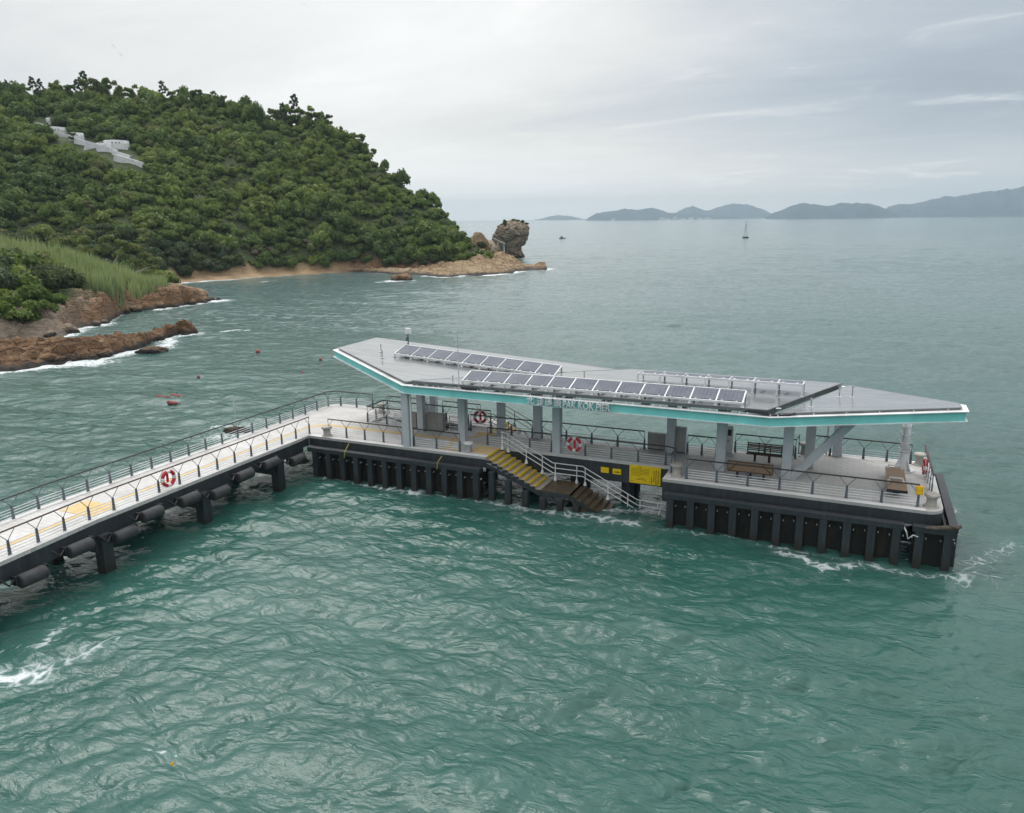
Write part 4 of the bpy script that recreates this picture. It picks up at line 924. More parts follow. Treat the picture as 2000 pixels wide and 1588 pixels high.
# sea stack: stacked outline rows (height, left, right in metres about its axis, measured across the view)
def stack():
    rows = [(-1,-4.4,3.6),(.4,-4.6,3.6),(1.8,-6.4,3.3),(3.2,-7.4,3.1),(4.4,-8.2,3.0),(5.6,-8.6,4.3),(6.8,-8.7,5.8),(8.4,-8.5,6.4),(10.2,-8.3,6.5),(11.8,-7.6,6.4),(13.0,-6.5,5.9),(14.0,-4.6,4.8),(14.9,-2.6,3.2),(15.6,-1.2,1.4),(15.9,-.3,.3)]
    z = np.linspace(-1, 15.9, 110); L = np.interp(z, [r[0] for r in rows], [r[1] for r in rows]); R = np.interp(z, [r[0] for r in rows], [r[2] for r in rows])
    th = np.linspace(0, 2*np.pi, 160, endpoint=False); T, Z = np.meshgrid(th, z, indexing='xy')
    c = ((L+R)/2)[:,None]; w = ((R-L)/2)[:,None]; dep = np.minimum(w, 6.8)
    sq = lambda a: np.sign(a)*np.abs(a)**.8
    X = c + w*sq(np.cos(T)); Y = dep*.9*sq(np.sin(T))
    nx, ny = np.cos(T), np.sin(T)
    ar = T*7.0; dsp = 1.9*(blocks(ar, Z, 5.2, 1.0, .5)-.4) + .8*(blocks(ar, Z, 2.1, 1.3, 1.2, 3)-.4) + .6*(ridged(X/6+Z/18, Y/6, Z/9, 4)-.62) + .25*fbm(X/2.2, Y/2.2, Z/2.2, 4) - 1.0*np.clip(.05-np.abs(noise3(X/4.5, Y/4.5+Z/7, Z/5)), 0, 1)*14
    k = np.clip((15.9-Z)/2, .15, 1); X = X+nx*dsp*k; Y = Y+ny*dsp*k
    ca = math.radians(-23.7); cx_, cy_ = xy(-23.7, 334.0)
    U = X*math.cos(ca) + Y*math.sin(ca)*1.0; V = -X*math.sin(ca) + Y*math.cos(ca)
    nz, nt = Z.shape; i = np.arange(nz*nt).reshape(nz, nt); j = np.roll(i, -1, 1)
    f = np.stack([i[:-1], j[:-1], j[1:], i[1:]], -1).reshape(-1, 4)
    return np_mesh('sea_stack', np.stack([U, V, Z], -1).reshape(-1, 3), f, M['rock_grey'], loc=(cx_, cy_, 0))
tag(stack(), 'big overhanging rock stack with bushes on top at the tip of the headland', 'sea stack')
def at(az, d, z): x, y = xy(az, d); return (float(x), float(y), z)
r0_ = np.random.default_rng(77)
rock('rock', 'dark brown rock awash in white foam off the rock shelf', 'rock', at(-31.95,213,.5), (7.2,5,3.6), M['rock_brown'], 4, sub=4)
rock('rock', 'small brown rock beside the tip of the near reef', 'rock', at(-49.0,106.2,.05), (4.2,2.4,1.7), M['rock_brown'], 5, rot=.5)
rock('rock', 'dark wet rock poking up behind the gangway railing', 'rock', (-12.0,6.3,-.1), (2.6,1.3,1.3), M['rock_brown'], 12, rot=.3)
rock('rock', 'flat dark wet rock just right of the one behind the railing', 'rock', (-10.3,7.6,-.2), (1.9,.8,.7), M['rock_brown'], 13, rot=.2)
tag(MB().tube([(-12.2,6.5,0),(-12.25,6.5,2.9)], .045, 8).build('pole', M['cable'], loc=(-12.2,6.5,0)), 'thin pale pole standing in the water behind the gangway railing', 'pole')
for a, d, s, lab in ((-45.35,171,2.0,'dark round rock at the very tip of the rocky spur'),(-45.5,168,1.6,'small dark rock in the foam under the tip of the spur'),(-44.9,174,1.2,'little black rock awash beyond the spur tip, left one'),(-44.5,173.5,.8,'little black rock awash beyond the spur tip, right one')):
    rock('rock', lab, 'rock', at(a,d,.25), (s*1.4,s,s), M['rock_brown'], int(d*7), sub=3)
for k, (a, d, s, lab) in enumerate(((-43.9,241,1.3,'dark low boulder towards the left end of the beach'),(-42.6,245,.8,'small brown boulder on the middle of the beach'),(-41.9,250.5,2.5,'largest grey boulder on the sandy beach'),(-40.75,254,2.2,'pale split boulder right of the largest beach boulder'),(-39.7,254,.6,'tiny dark stone at the water line of the beach'),(-38.5,259,2.3,'grey boulder at the right end of the beach under the trees'),(-37.6,258.5,1.8,'pale boulder in the rubble where the beach ends'),(-36.9,257,1.6,'brown boulder nearest the rock shelf on the beach'),(-44.6,249,1.2,'grey boulder under the bushes at the back of the beach'),(-42.3,253,1.3,'grey boulder touching the trees behind the largest one'))):
    h = float(main_h(np.array(a), np.array(float(d)))[0]); rock('boulder', lab, 'boulder', at(a,d,max(h,.3)+s*.18), (s*1.25,s,s*.85), M['boulder'], 40+k, 'boulders on the beach', sub=3)
for k, (a, d, z, s, lab) in enumerate(((-26.35,262,6.6,6.5,'large pinkish cliff boulder where the woods meet the rock shelf'),(-25.85,265,5.6,4.2,'rounded grey boulder beside the ivy covered cliff'),(-25.5,270,6.4,3.6,'grey boulder highest between the woods and the sea stack'),(-25.3,262,4.6,2.6,'small leaning slab boulder below the shelter'),(-25.05,268,5.2,2.8,'dark boulder right behind the little shelter'),(-26.0,256,4.3,3,'pale boulder half buried at the top of the rock shelf'),(-25.65,258,4.4,2.0,'small pale boulder in the middle of the headland gap'))):
    rock('boulder', lab, 'boulder', at(a,d,z+.3), (s*1.5,s*1.4,s*1.45), M['rock_tan'] if k in (0,5,6) else M['rock_grey'], 70+k, 'boulders at the headland gap', sub=4)
p = Vector(at(-24.85,292,5)); t = thing('shelter', 'tiny white shelter with a tilted roof beside the rock stack', 'shelter', p)
b = MB(); b.tube([p-Vector((0,0,2)), p+Vector((0,0,2.8))], .22, 8); b.tube([p+Vector((2.0,1,-2)), p+Vector((2.0,1,1.8))], .2, 8); b.build('post', M['white'], t, p)
b = MB(); b.bar(p+Vector((-1.8,-.8,4.2)), p+Vector((2.6,1,1.9)), 2.6, .25); b.build('roof', M['grey_wall'], t, p)

for k in range(16):
    a = -56.2+.66*k+r0_.uniform(-.2,.2); d = float(tab(SPF, a, 1))+r0_.uniform(-.5,2.5); s = r0_.uniform(.9,2.4); wh = 'grey' if a < -51.5 else 'brown'
    rock('rock', f'angular {wh} rock among those broken off along the foot of the spur', 'rock', at(a,d,.35), (s*1.5,s*1.1,s*1.1), M['rock_grey' if wh == 'grey' else 'rock_brown'], 300+k, f'{wh} rocks along the foot of the spur', sub=3, cuts=14, rot=k)
for k in range(10):
    a = -56.3+.95*k+r0_.uniform(-.3,.3); d = float(polyline_profile(np.array(a), [(-90,-8)]+RF[1:]))+r0_.uniform(.2,3.5); s = r0_.uniform(.7,1.7)
    rock('rock', 'angular brown block lying along the front edge of the reef', 'rock', at(a,d,.55), (s*1.8,s*1.1,s), M['rock_brown'], 330+k, 'blocks along the reef edge', sub=3, cuts=14, rot=.9+.2*k)
# graves on the hillside: white horseshoe terraces
def slope(az, elev):
    """where a sight line (tangent of elevation) meets the hill"""
    d = np.arange(225, 345, .5); h = main_h(np.full_like(d, az), d)[0]; k = np.where(h >= CAM[2]+elev*d)[0]; dd = d[k[0]] if len(k) else 320
    return float(dd), float(np.interp(dd, d, h))
GR = []
def grave(label, az, elev, w, h, kind, grp='white graves on the hillside', rot=0):
    d, z = slope(az, elev); GR.append((az, d, w)); c = Vector(at(az, d, z+.4)); a = math.radians(-az)+rot
    t = thing('hillside_grave' if kind == 'grave' else 'retaining_wall', label, 'grave' if kind == 'grave' else 'wall', c, grp); t.rotation_euler = (0,0 if kind == 'grave' else .3,a); t['kind'] = 'thing'
    if kind == 'grave':
        b = MB(); n = 14
        for i in range(n):
            t0 = math.pi*i/n; t1 = math.pi*(i+1)/n; f = lambda q: h*(.35+.65*math.sin(q)**1.2)
            P = lambda q, r: (r*math.cos(q), r*.55*math.sin(q))
            b.prism([P(t0,w/2), P(t1,w/2), P(t1,w/2-.6), P(t0,w/2-.6)][::-1], -2.5, [f(t0)+1.0, f(t1)+1.0, f(t1)+1.0, f(t0)+1.0][::-1])
        b.build('horseshoe_wall', M['bone'], t)
        MB().box(-w/2+.6,-w*.2,-2.5,w/2-.6,w*.25,.5).build('forecourt', M['kerb'], t); MB().box(-w*.22,w*.18,.5,w*.22,w*.24,.6+h*.75).build('headstone', M['bone'], t)
        b = MB(); [b.box(-w*.2+w*.14*k,w*.17,.6,-w*.2+w*.14*k+w*.07,w*.178,.6+h*.55) for k in range(3)]; b.build('inscription_panel', M['slate'], t)
    else:
        b = MB(); b.box(-w/2,-.4,-3,w/2,.4,h); b.box(-w/2,-1.6,-3,w/2,-.4,.3); b.build('wall_face', M['bone'], t)
        b = MB(); [b.box(-w/2+w*(k+.2)/6,-.43,.05,-w/2+w*(k+.5)/6,-.4,h*.75) for k in range(6)]; b.build('recess', M['grey_wall'], t)
E0 = lambda y: None
grave('small white wall end furthest left of the hillside graves', -53.75, .101, 3.0, .7, 'wall')
grave('largest white grave facade with a dark arched opening, left of the small cypress', -52.85, .0945, 6.5, .8, 'grave')
grave('white gabled grave standing above the large facade', -53.05, .1035, 2.8, .7, 'grave')
grave('white terrace grave just right of the small cypress', -51.85, .0895, 5.2, .8, 'grave')
grave('long pale retaining wall stepping down between the graves', -51.2, .0845, 7, .3, 'wall', rot=-.4)
grave('white horseshoe grave with grey panels at the right end of the row', -49.6, .0825, 7.5, .9, 'grave')
grave('small dark fronted grave below the horseshoe one', -50.35, .0795, 4.5, .5, 'grave')
for k, (a_, e_) in enumerate(((-52.35,.0915),(-51.6,.0868),(-50.75,.0825),(-50.05,.0788),(-49.3,.0735))):
    grave(('pale terrace wall below the large facade','pale terrace wall beside the small cypress','pale terrace wall in the middle of the white strip','pale terrace wall just left of the horseshoe grave','pale terrace wall just below the horseshoe grave')[k], a_, e_, 5.5, .25, 'wall', rot=-.4)
grave('long white wall lowest on the hillside, below the other graves', -48.9, .0675, 9, .3, 'wall', rot=-.4)

# ================================================================== VEGETATION
def leaf_crown(seed, R=(2,2,1.7), n=900, leaf=.34, blobs=8, up=.35, core=.72, spread=.62, lo=-.3):
    """leaf sized faces spread over a cluster of lobes; unit: metres, base of the crown near z = 0"""
    r = np.random.default_rng(seed); R = np.array(R)
    bc = r.normal(size=(blobs,3)); bc /= np.linalg.norm(bc, axis=1)[:,None]; bc *= (r.uniform(.25,1,blobs)**.5*spread)[:,None]; bc[:,2] = np.abs(bc[:,2])*.95+lo*.4
    br = r.uniform(.3,.52,blobs); w = br**2/np.sum(br**2); k = r.choice(blobs, n, p=w)
    dr = r.normal(size=(n,3)); dr[:,2] = dr[:,2]*.8+up; dr /= np.linalg.norm(dr, axis=1)[:,None]
    rad = br[k]*(r.uniform(.5,1.08,n)**.5)
    P = (bc[k]+dr*rad[:,None])*R; P[:,2] += R[2]*.55
    nrm = dr+r.normal(size=(n,3))*.55; nrm /= np.linalg.norm(nrm, axis=1)[:,None]
    a = np.cross(nrm, r.normal(size=(n,3))); a /= np.linalg.norm(a, axis=1)[:,None]; b = np.cross(nrm, a)
    s = leaf*r.uniform(.6,1.35,n)[:,None]
    V = np.stack([P-a*s*.9, P+b*s*.42, P+a*s*.9, P-b*s*.42], 1).reshape(-1,3); Fq = np.arange(4*n).reshape(-1,4)
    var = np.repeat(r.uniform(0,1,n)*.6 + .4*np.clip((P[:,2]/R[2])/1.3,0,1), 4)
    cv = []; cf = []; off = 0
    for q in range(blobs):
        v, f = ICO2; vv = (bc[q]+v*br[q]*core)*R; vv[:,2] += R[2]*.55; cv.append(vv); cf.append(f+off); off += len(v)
    return V, Fq, var, np.concatenate(cv), np.concatenate(cf)
def crown_tris(seed, **k):
    V, Fq, var, cv, cf = leaf_crown(seed, **k)
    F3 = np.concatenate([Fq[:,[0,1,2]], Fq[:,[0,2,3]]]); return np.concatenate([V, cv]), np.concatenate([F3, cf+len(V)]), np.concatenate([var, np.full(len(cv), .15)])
BUSH = [crown_tris(100+i, R=(2.1+.25*(i%3),2.1+.2*((i+1)%3),1.75+.25*(i%2)), n=760, blobs=7+i%4, leaf=.33) for i in range(8)]
SLIM = [crown_tris(140+i, R=(1.5,1.5,2.9), n=760, blobs=10, leaf=.3, spread=.75) for i in range(3)]
def crown_mesh(name, T, mat):
    o = np_mesh(name, T[0], T[1], mat, smooth=False, attrs=dict(leafvar=T[2])); me = o.data; bpy.data.objects.remove(o); return me
KIND = {
 'green': [crown_mesh('crown', t, M['leaf']) for t in BUSH], 'vivid': [crown_mesh('crown', t, M['leaf_vivid']) for t in BUSH[:4]],
 'dark': [crown_mesh('crown', t, M['leaf_dark']) for t in BUSH[2:6]], 'blue': [crown_mesh('crown', t, M['leaf_blue']) for t in BUSH[3:7]], 'slim': [crown_mesh('crown', t, M['leaf_dark']) for t in SLIM]}
WORD = {'green':'mid green leafy', 'vivid':'bright yellow green', 'dark':'dark green dense', 'blue':'dull bluish green', 'slim':'tall narrow dark'}
def shrub(x, y, z, k, s, zone, name='bush', cat='bush', sz=None):
    me = random.choice(KIND[k]); o = bpy.data.objects.new(name, me); COL.objects.link(o)
    o.location = (x, y, z); o.scale = (s*random.uniform(.9,1.15), s*random.uniform(.9,1.15), (sz or s)*random.uniform(.85,1.15)); o.rotation_euler = (0,0,random.uniform(0,6.28))
    lab = f'{WORD[k]} {"bush" if name == "bush" else "tree"} {zone}'
    return tag(o, lab, cat, lab)
r = np.random.default_rng(21)
def blocked(az, d, rad=0):
    for a, dg, w in GR:
        if abs(az-a)*math.pi/180*d < w*.5+1.0+rad and -9 < d-dg < 4: return True
    return False
# candidate positions over the hill, roughly one plant every 2.6 m, nearest first
cand = []
for d in np.arange(222, 356, 2.35):
    az = -60.0 + r.uniform(0,.5)
    while az < -25.2:
        aj = az + r.uniform(-.18,.18); dj = d + r.uniform(-1.2,1.2); az += 2.55/d*57.3
        d0 = float(tab(SHORE, aj, 1)); d1 = float(tab(RIDGE, aj, 1)); t = (dj-d0)/max(d1-d0, 4)
        if t < np.interp(aj, [-38.5,-34.5], [.066,.045]) or t > 1.03 or blocked(aj, dj): continue
        if aj > -27.2 and t < .35: continue
        cand.append((dj, aj, t))
cand.sort()
def pick_kind(x, y, t):
    n = float(noise3(x/30, y/30, .3)) + .5*random.uniform(-1,1)
    if t < .16: return 'blue' if n > .1 else 'dark'
    if n > .45: return 'vivid' if random.random() < .25 else 'green'
    if n < -.55: return 'dark'
    return random.choices(['green','dark','blue'], [.72,.14,.14])[0]
def zone_of(az, t):
    if t < .2: return 'at the foot of the hill behind the sandy beach' if az < -36.2 else 'just above the rock shelf of the headland'
    return 'on the wooded slope behind the reed bank' if az < -48 else ('on the lower slope above the beach' if az < -38 else 'on the headland slope above the rock shelf')
NIND = 190
for dj, aj, t in cand[:NIND]:
    x, y = xy(aj, dj); x = float(x); y = float(y); z = float(terr_h(np.array(aj), np.array(dj))); s = random.uniform(.6,1.55)*(1.1 if t < .2 else 1.0)*(.72 if aj > -31.5 else 1)
    shrub(x, y, z-.5*s, pick_kind(x, y, t), s, zone_of(aj, t))
# the rest reads as one mass of scrub
VV = []; FF = []; LV = []; TT = []; off = 0
LOW = [crown_tris(200+i, R=(2.2+.2*(i%3),2.2,1.9+.35*(i%3)), n=360, blobs=7, leaf=.41) for i in range(8)]
rest = cand[NIND:]
ra = np.array([[q[0], q[1], q[2]] for q in rest]); rx, ry = xy(ra[:,1], ra[:,0]); rz = terr_h(ra[:,1], ra[:,0]); rn = noise3(rx/32, ry/32, .3); rn2 = noise3(rx/11, ry/11, 5.3)
gap = noise3(rx/17, ry/17, 8.8)
for i in range(len(rest)):
    t = ra[i,2]; n = rn[i]
    V, Fq, var = LOW[r.integers(8)]
    s = (.52+1.15*r.random()**1.8)*(.7 if (ra[i,1] > -34 and t > .8) else 1)*(1.12 if n < 0 else .92)*(1.0 if gap[i] < .35 else .6); hz = s*r.uniform(.75,1.25)
    if t > .9 and r.random() < .4: hz *= 1.5
    a = r.uniform(0,6.28); ca, sa = math.cos(a), math.sin(a); W = V*np.array([s, s*r.uniform(.85,1.15), hz])
    W = np.stack([W[:,0]*ca-W[:,1]*sa+rx[i], W[:,0]*sa+W[:,1]*ca+ry[i], W[:,2]+rz[i]-.5*s], -1)
    mid_ = math.exp(-((ra[i,1]+42)/6.5)**2-((t-.52)/.24)**2); tint = np.clip(.38+.3*mid_+.36*n+.25*rn2[i]+r.normal()*.17, 0, 1)
    if r.random() < .03: tint = .97
    VV.append(W.astype(np.float32)); FF.append(Fq+off); LV.append(var); TT.append(np.full(len(W), tint)); off += len(W)
o = np_mesh('hillside_scrub', np.concatenate(VV), np.concatenate(FF), M['leaf_mass'], smooth=False, attrs=dict(leafvar=np.concatenate(LV), tint=np.concatenate(TT)))
tag(o, 'dense mixed green scrub covering the headland hillside', 'scrub', kind='stuff'); del VV, FF, LV, TT

# trees that show trunk and crown
def branchy(base, h, seed, limbs=5, lean=.2, r0=.16, spread=.45):
    q = random.Random(seed); b = MB(); tips = []
    top = Vector((q.uniform(-lean,lean)*h, q.uniform(-lean,lean)*h, h*.8)); mid = top*.5+Vector((q.uniform(-.1,.1)*h,q.uniform(-.1,.1)*h,0))
    b.tube([Vector((0,0,-1)), Vector((0,0,.3)), mid, top], [r0*1.2,r0,r0*.7,r0*.3], 7)
    for i in range(limbs):
        s = q.uniform(.3,.8); p = mid.lerp(top, (s-.3)/.5) if s > .4 else Vector((0,0,0)).lerp(mid, s/.5)
        a = q.uniform(0,6.28); e = p+Vector((math.cos(a)*h*spread*q.uniform(.5,1), math.sin(a)*h*spread*q.uniform(.5,1), h*q.uniform(.12,.32)))
        b.tube([p, p.lerp(e,.5)+Vector((0,0,h*.04)), e], [r0*.5,r0*.35,r0*.12], 5); tips.append(e)
    tips.append(top); return b, tips
def open_crown(tips, seed, R, n, leaf, flat=.7):
    r2 = np.random.default_rng(seed); V = []; Fq = []; va = []; off = 0
    for k, e in enumerate(tips):
        rr = R*r2.uniform(.65,1.15); T = crown_tris(seed*31+k, R=(rr,rr,rr*flat), n=n, blobs=4, leaf=leaf, core=.4, spread=.6)
        V.append(T[0]+np.array([e.x,e.y,e.z-rr*.4])); Fq.append(T[1]+off); va.append(T[2]); off += len(T[0])
    return np.concatenate(V), np.concatenate(Fq), np.concatenate(va)
TREES = []
for k in range(5):
    h = 6.2; b, tips = branchy((0,0,0), h, 500+k, limbs=5+k%2, r0=.15, spread=.32); o = b.build('trunk', M['bark']); me_t = o.data; bpy.data.objects.remove(o)
    T = open_crown(tips, 520+k, 1.75, 230, .34, .85); TREES.append((me_t, crown_mesh('crown', T, M['leaf'])))
for k in range(2):                                              # airy conical casuarinas
    h = 9; b = MB().tube([(0,0,-1),(0,0,h*.5),(.2,.1,h)], [.16,.1,.02], 6); tips = []
    for q in range(16): z = h*(.3+.68*q/16); a = q*2.4; ln = (1-q/17)*1.5+.25; e = Vector((math.cos(a)*ln, math.sin(a)*ln, z+ln*.5)); b.tube([(0,0,z),e], [.04,.015], 4); tips.append(e)
    o = b.build('trunk', M['bark']); me_t = o.data; bpy.data.objects.remove(o); T = open_crown(tips, 560+k, .75, 90, .28, 1.3); TREES.append((me_t, crown_mesh('crown', T, M['leaf_blue'])))
def tree(az, d, s, kind, label, grp=None, dz=0, cat='tree', name='tree'):
    x, y = xy(az, d); z = float(terr_h(np.array(float(az)), np.array(float(d))))+dz; t = thing(name, label, cat, (float(x),float(y),z), grp); t.scale = (s*random.uniform(.85,1.15), s*random.uniform(.85,1.15), s); t.rotation_euler = (0,0,random.uniform(0,6.28))
    for me in TREES[kind]:
        o = bpy.data.objects.new(me.name.split('.')[0], me); COL.objects.link(o); o.parent = t
    return t
SKYK = .9
SKY = [(-56.4,1.05,5),(-55.9,.8,0),(-55.1,.75,6),(-54.7,.85,2),(-54.2,.9,1),(-53.75,1.0,5),(-53.35,1.0,6),(-52.9,1.05,0),(-52.5,1.1,1),(-51.9,1.0,3),(-51.4,.95,6),(-51.0,1.25,5),(-50.75,1.3,0),(-50.4,1.4,2),(-50.0,1.3,4),(-49.6,1.15,1),(-49.0,.95,3),(-48.4,1.0,1),(-47.9,.9,0),(-47.3,.85,2),(-46.6,1.1,5),(-46.2,.95,1),(-45.6,1.0,0),(-45.0,.95,4),(-44.4,1.0,3),(-43.8,.85,1),(-43.1,.85,0),(-42.4,.8,2),(-41.9,.7,1),
       (-40.5,.8,1),(-40.1,.95,3),(-39.7,1.0,0),(-39.3,1.1,6),(-38.9,1.25,1),(-38.5,1.4,5),(-38.1,1.15,2),(-37.7,.95,4),(-37.2,1.3,1),(-36.8,1.1,3),(-36.4,.95,2),(-35.6,.8,1),(-35.0,.7,0),(-34.7,1.0,2),(-34.3,1.05,4),(-33.5,.8,4),(-32.7,.45,1),(-31.5,.4,3)]
def sky_place(a): return 'on the left skyline of the hill' if a < -54 else ('on the skyline above the graves' if a < -49.2 else ('on the middle of the hill skyline' if a < -41.5 else ('on the second peak of the hill skyline' if a < -36.2 else 'strung along the falling skyline of the headland')))
KW = ['rounded green tree','dark round tree','green tree with an open crown','dark open crowned tree','broad green tree','thin feathery conical tree','small feathery conical tree']
for a, s, k in SKY:
    lab = f'{KW[k]} {sky_place(a)}'; tree(a, float(tab(RIDGE, a, 1))-1.5+random.uniform(-3,2), s*SKYK, k, lab, lab, dz=-.5)
tree(-51.95, slope(-51.95,.088)[0]-3, .62, 1, 'small dark cypress like tree standing among the white graves', dz=-.3)
for k in range(18):
    a = -55.5+1.28*k+r.uniform(-.3,.3); d1 = float(tab(RIDGE, a, 1)); d0 = float(tab(SHORE, a, 1)); d = d0+(d1-d0)*r.uniform(.22,.8)
    if a < -33.5 and not blocked(a, d, 3):
        kk = int(r.integers(5)); lab = f"{KW[kk]} above the scrub on the {'left' if a < -48 else ('middle' if a < -40 else 'right')} of the slope"; tree(a, d, r.uniform(.75,1.05), kk, lab, lab)
# the big spreading tree with pale bare limbs behind the reed bank
bx = xy(-51.3, 199); bz = float(terr_h(np.array(-51.3), np.array(199.)))
t = thing('spreading_tree', 'big spreading tree with bare pale limbs behind the reed bank', 'tree', (float(bx[0]),float(bx[1]),bz))
ca, sa = math.cos(math.radians(51.3)), math.sin(math.radians(51.3))
V3 = lambda u, w, z: Vector((u*ca - w*sa*0 - w*sa, u*sa + w*ca, z))     # u across the view, w away from it
b = MB()
for pts, rr in (([(-1.0,0,-2),(-1.4,-2,1.2),(-2.2,-2.7,2.6),(-3.6,-3,3.6),(-4.6,-3,5.0)],[.4,.34,.28,.2,.08]), ([(-1.4,-2,1.2),(-1.7,-2.6,2.9),(-2.4,-2.5,4.8)],[.26,.22,.1]), ([(.8,-1,-1.5),(1.3,-2.6,1.3),(2.1,-2.8,2.8),(2.8,-3,4.2)],[.3,.26,.2,.08]), ([(.7,-2,-.6),(2.0,-3,.1),(4.0,-3.6,.3),(6.2,-3.8,1.0),(7.8,-4,1.8)],[.26,.24,.2,.15,.08])):
    b.tube([V3(p[0]*1.15,p[1]-3.2,p[2]*1.1+.6) for p in pts], rr, 8)
b.build('trunk', paint('pale_bark', (.3,.275,.24), .85, var=.3, scale=3), t)
tips = [V3(*p) for p in ((-8,0,7.5),(-6,-1.5,8.2),(-3,-1.5,8.4),(-1,1,9.5),(1.5,-1.5,8.6),(4.0,-1.5,7.6),(6.5,-1,6.6),(8.8,-1,5.0),(10.5,-2,3.4),(-9.5,0,5),(3.8,-2.5,4.9),(7.2,-2,3.0),(0,1.5,6),(-6.5,1,5),(-4,-2,6.4),(.2,-1,6.2),(9.5,-3,1.6))]
T = open_crown(tips, 77, 2.7, 420, .34, .75); o = bpy.data.objects.new('crown', crown_mesh('crown', T, M['leaf'])); COL.objects.link(o); o.parent = t
# spur bushes
def on(az, d): x, y = xy(az, d); return float(x), float(y), float(terr_h(np.array(float(az)), np.array(float(d))))
LE = 'on the left edge of the photo above the grey rocks'; LS = 'spilling down to the grey rocks of the spur'; LM = 'in the middle of the spur below the reeds'; LT = 'at the top left of the spur by the reeds'
for a, d, k, s, lab in ((-57.2,131.5,'vivid',1.0,LE),(-56.6,132,'vivid',1.1,LE),(-56.0,132.7,'vivid',1.05,LE),(-55.4,134,'vivid',1.0,LS),(-54.9,136,'vivid',.95,LS),(-56.9,136.5,'vivid',1.35,LE),(-56.1,137,'vivid',1.3,LE),(-55.4,138.5,'vivid',1.25,LS),(-54.5,140,'vivid',1.0,LS),(-54.0,142,'vivid',.8,LS),(-56.5,144,'vivid',1.4,LE),(-55.7,145,'vivid',1.2,LS),(-57.2,141,'blue',1.5,LE),(-57.4,146,'blue',1.6,LE),(-56.9,150,'blue',1.6,LE),
    (-55.2,148,'dark',1.5,LM),(-54.6,147,'dark',1.3,LM),(-53.9,148,'dark',1.3,LM),(-53.3,149.5,'dark',1.2,LM),(-55.0,152,'dark',1.5,LM),(-54.3,152,'dark',1.4,LM),(-53.6,152,'dark',1.3,LM),(-54.0,155,'green',1.5,LM),(-53.0,152,'green',1.0,LM),(-52.5,154,'green',1.0,LM),(-56.2,149,'green',1.5,LT),(-54.8,157,'green',1.6,LT),(-55.8,156,'green',1.5,LT),(-56.8,157,'dark',1.6,LT),
    (-51.1,164,'green',.9,'at the lower edge of the reed bank above the brown rocks'),(-50.6,166,'vivid',.8,'at the lower edge of the reed bank above the brown rocks'),(-50.2,168,'green',.8,'at the lower edge of the reed bank above the brown rocks'),(-48.7,170,'green',.7,'at the right end of the reed bank above the rocks'),(-48.2,172,'green',.6,'at the right end of the reed bank above the rocks'),
    (-57.2,182,'green',1.9,'in the green thicket behind the top of the reeds'),(-56.4,186,'green',2.0,'in the green thicket behind the top of the reeds'),(-55.6,184,'vivid',1.7,'in the green thicket behind the top of the reeds'),(-54.9,188,'green',1.9,'in the green thicket behind the top of the reeds'),(-54.2,190,'green',1.8,'in the green thicket behind the top of the reeds'),(-53.4,192,'dark',1.8,'in the green thicket behind the top of the reeds'),(-52.6,194,'dark',1.6,'under the big spreading tree'),(-50.2,201,'dark',1.6,'under the big spreading tree'),(-49.4,203,'dark',1.7,'under the big spreading tree'),(-48.6,206,'green',1.7,'right of the spreading tree beside the beach'),(-47.9,210,'green',1.7,'right of the spreading tree beside the beach'),(-47.6,216,'dark',1.5,'right of the spreading tree beside the beach'),(-48.9,212,'green',1.9,'right of the spreading tree beside the beach'),(-46.9,219,'dark',1.3,'right of the spreading tree beside the beach'),
    (-57.0,205,'green',2.4,'high behind the thicket at the left edge'),(-55.8,208,'green',2.3,'high behind the thicket at the left edge'),(-54.6,209,'green',2.3,'high behind the thicket at the left edge'),(-53.5,211,'dark',2.2,'high behind the thicket at the left edge'),(-52.4,213,'green',2.2,'on the slope above the spreading tree'),(-51.3,214,'dark',2.2,'on the slope above the spreading tree'),(-50.2,215,'green',2.2,'on the slope above the spreading tree'),(-49.2,217,'green',2.0,'on the slope above the spreading tree')):
    x, y, z = on(a, d); shrub(x, y, z-.55*s, k, s, lab)
# bushes on the stack and on the headland gap
for a, d, z, k, s, lab in ((-24.35,331,12.6,'slim',.75,'on the left shoulder of the rock stack'),(-24.0,332,12.9,'dark',.62,'on the left shoulder of the rock stack'),(-23.7,333,14.3,'dark',.6,'on the very top of the rock stack'),(-23.4,333,14.6,'dark',.55,'on the very top of the rock stack'),(-23.05,333,14.0,'dark',.55,'on the right brow of the rock stack'),(-22.8,333,13.4,'dark',.45,'on the right brow of the rock stack'),
    (-25.95,257,3.8,'green',1.1,'hanging on the pink cliff at the headland gap'),(-26.1,259,6.6,'dark',1.0,'hanging on the pink cliff at the headland gap'),(-26.75,249,4.2,'vivid',.9,'in the bright strip at the top of the rock shelf'),(-27.1,248,4.0,'vivid',.95,'in the bright strip at the top of the rock shelf'),(-27.5,246.5,3.4,'vivid',.9,'in the bright strip at the top of the rock shelf'),(-27.9,245,2.9,'vivid',.8,'in the bright strip at the top of the rock shelf')):
    x, y = xy(a, d); shrub(float(x), float(y), z, k, s, lab)
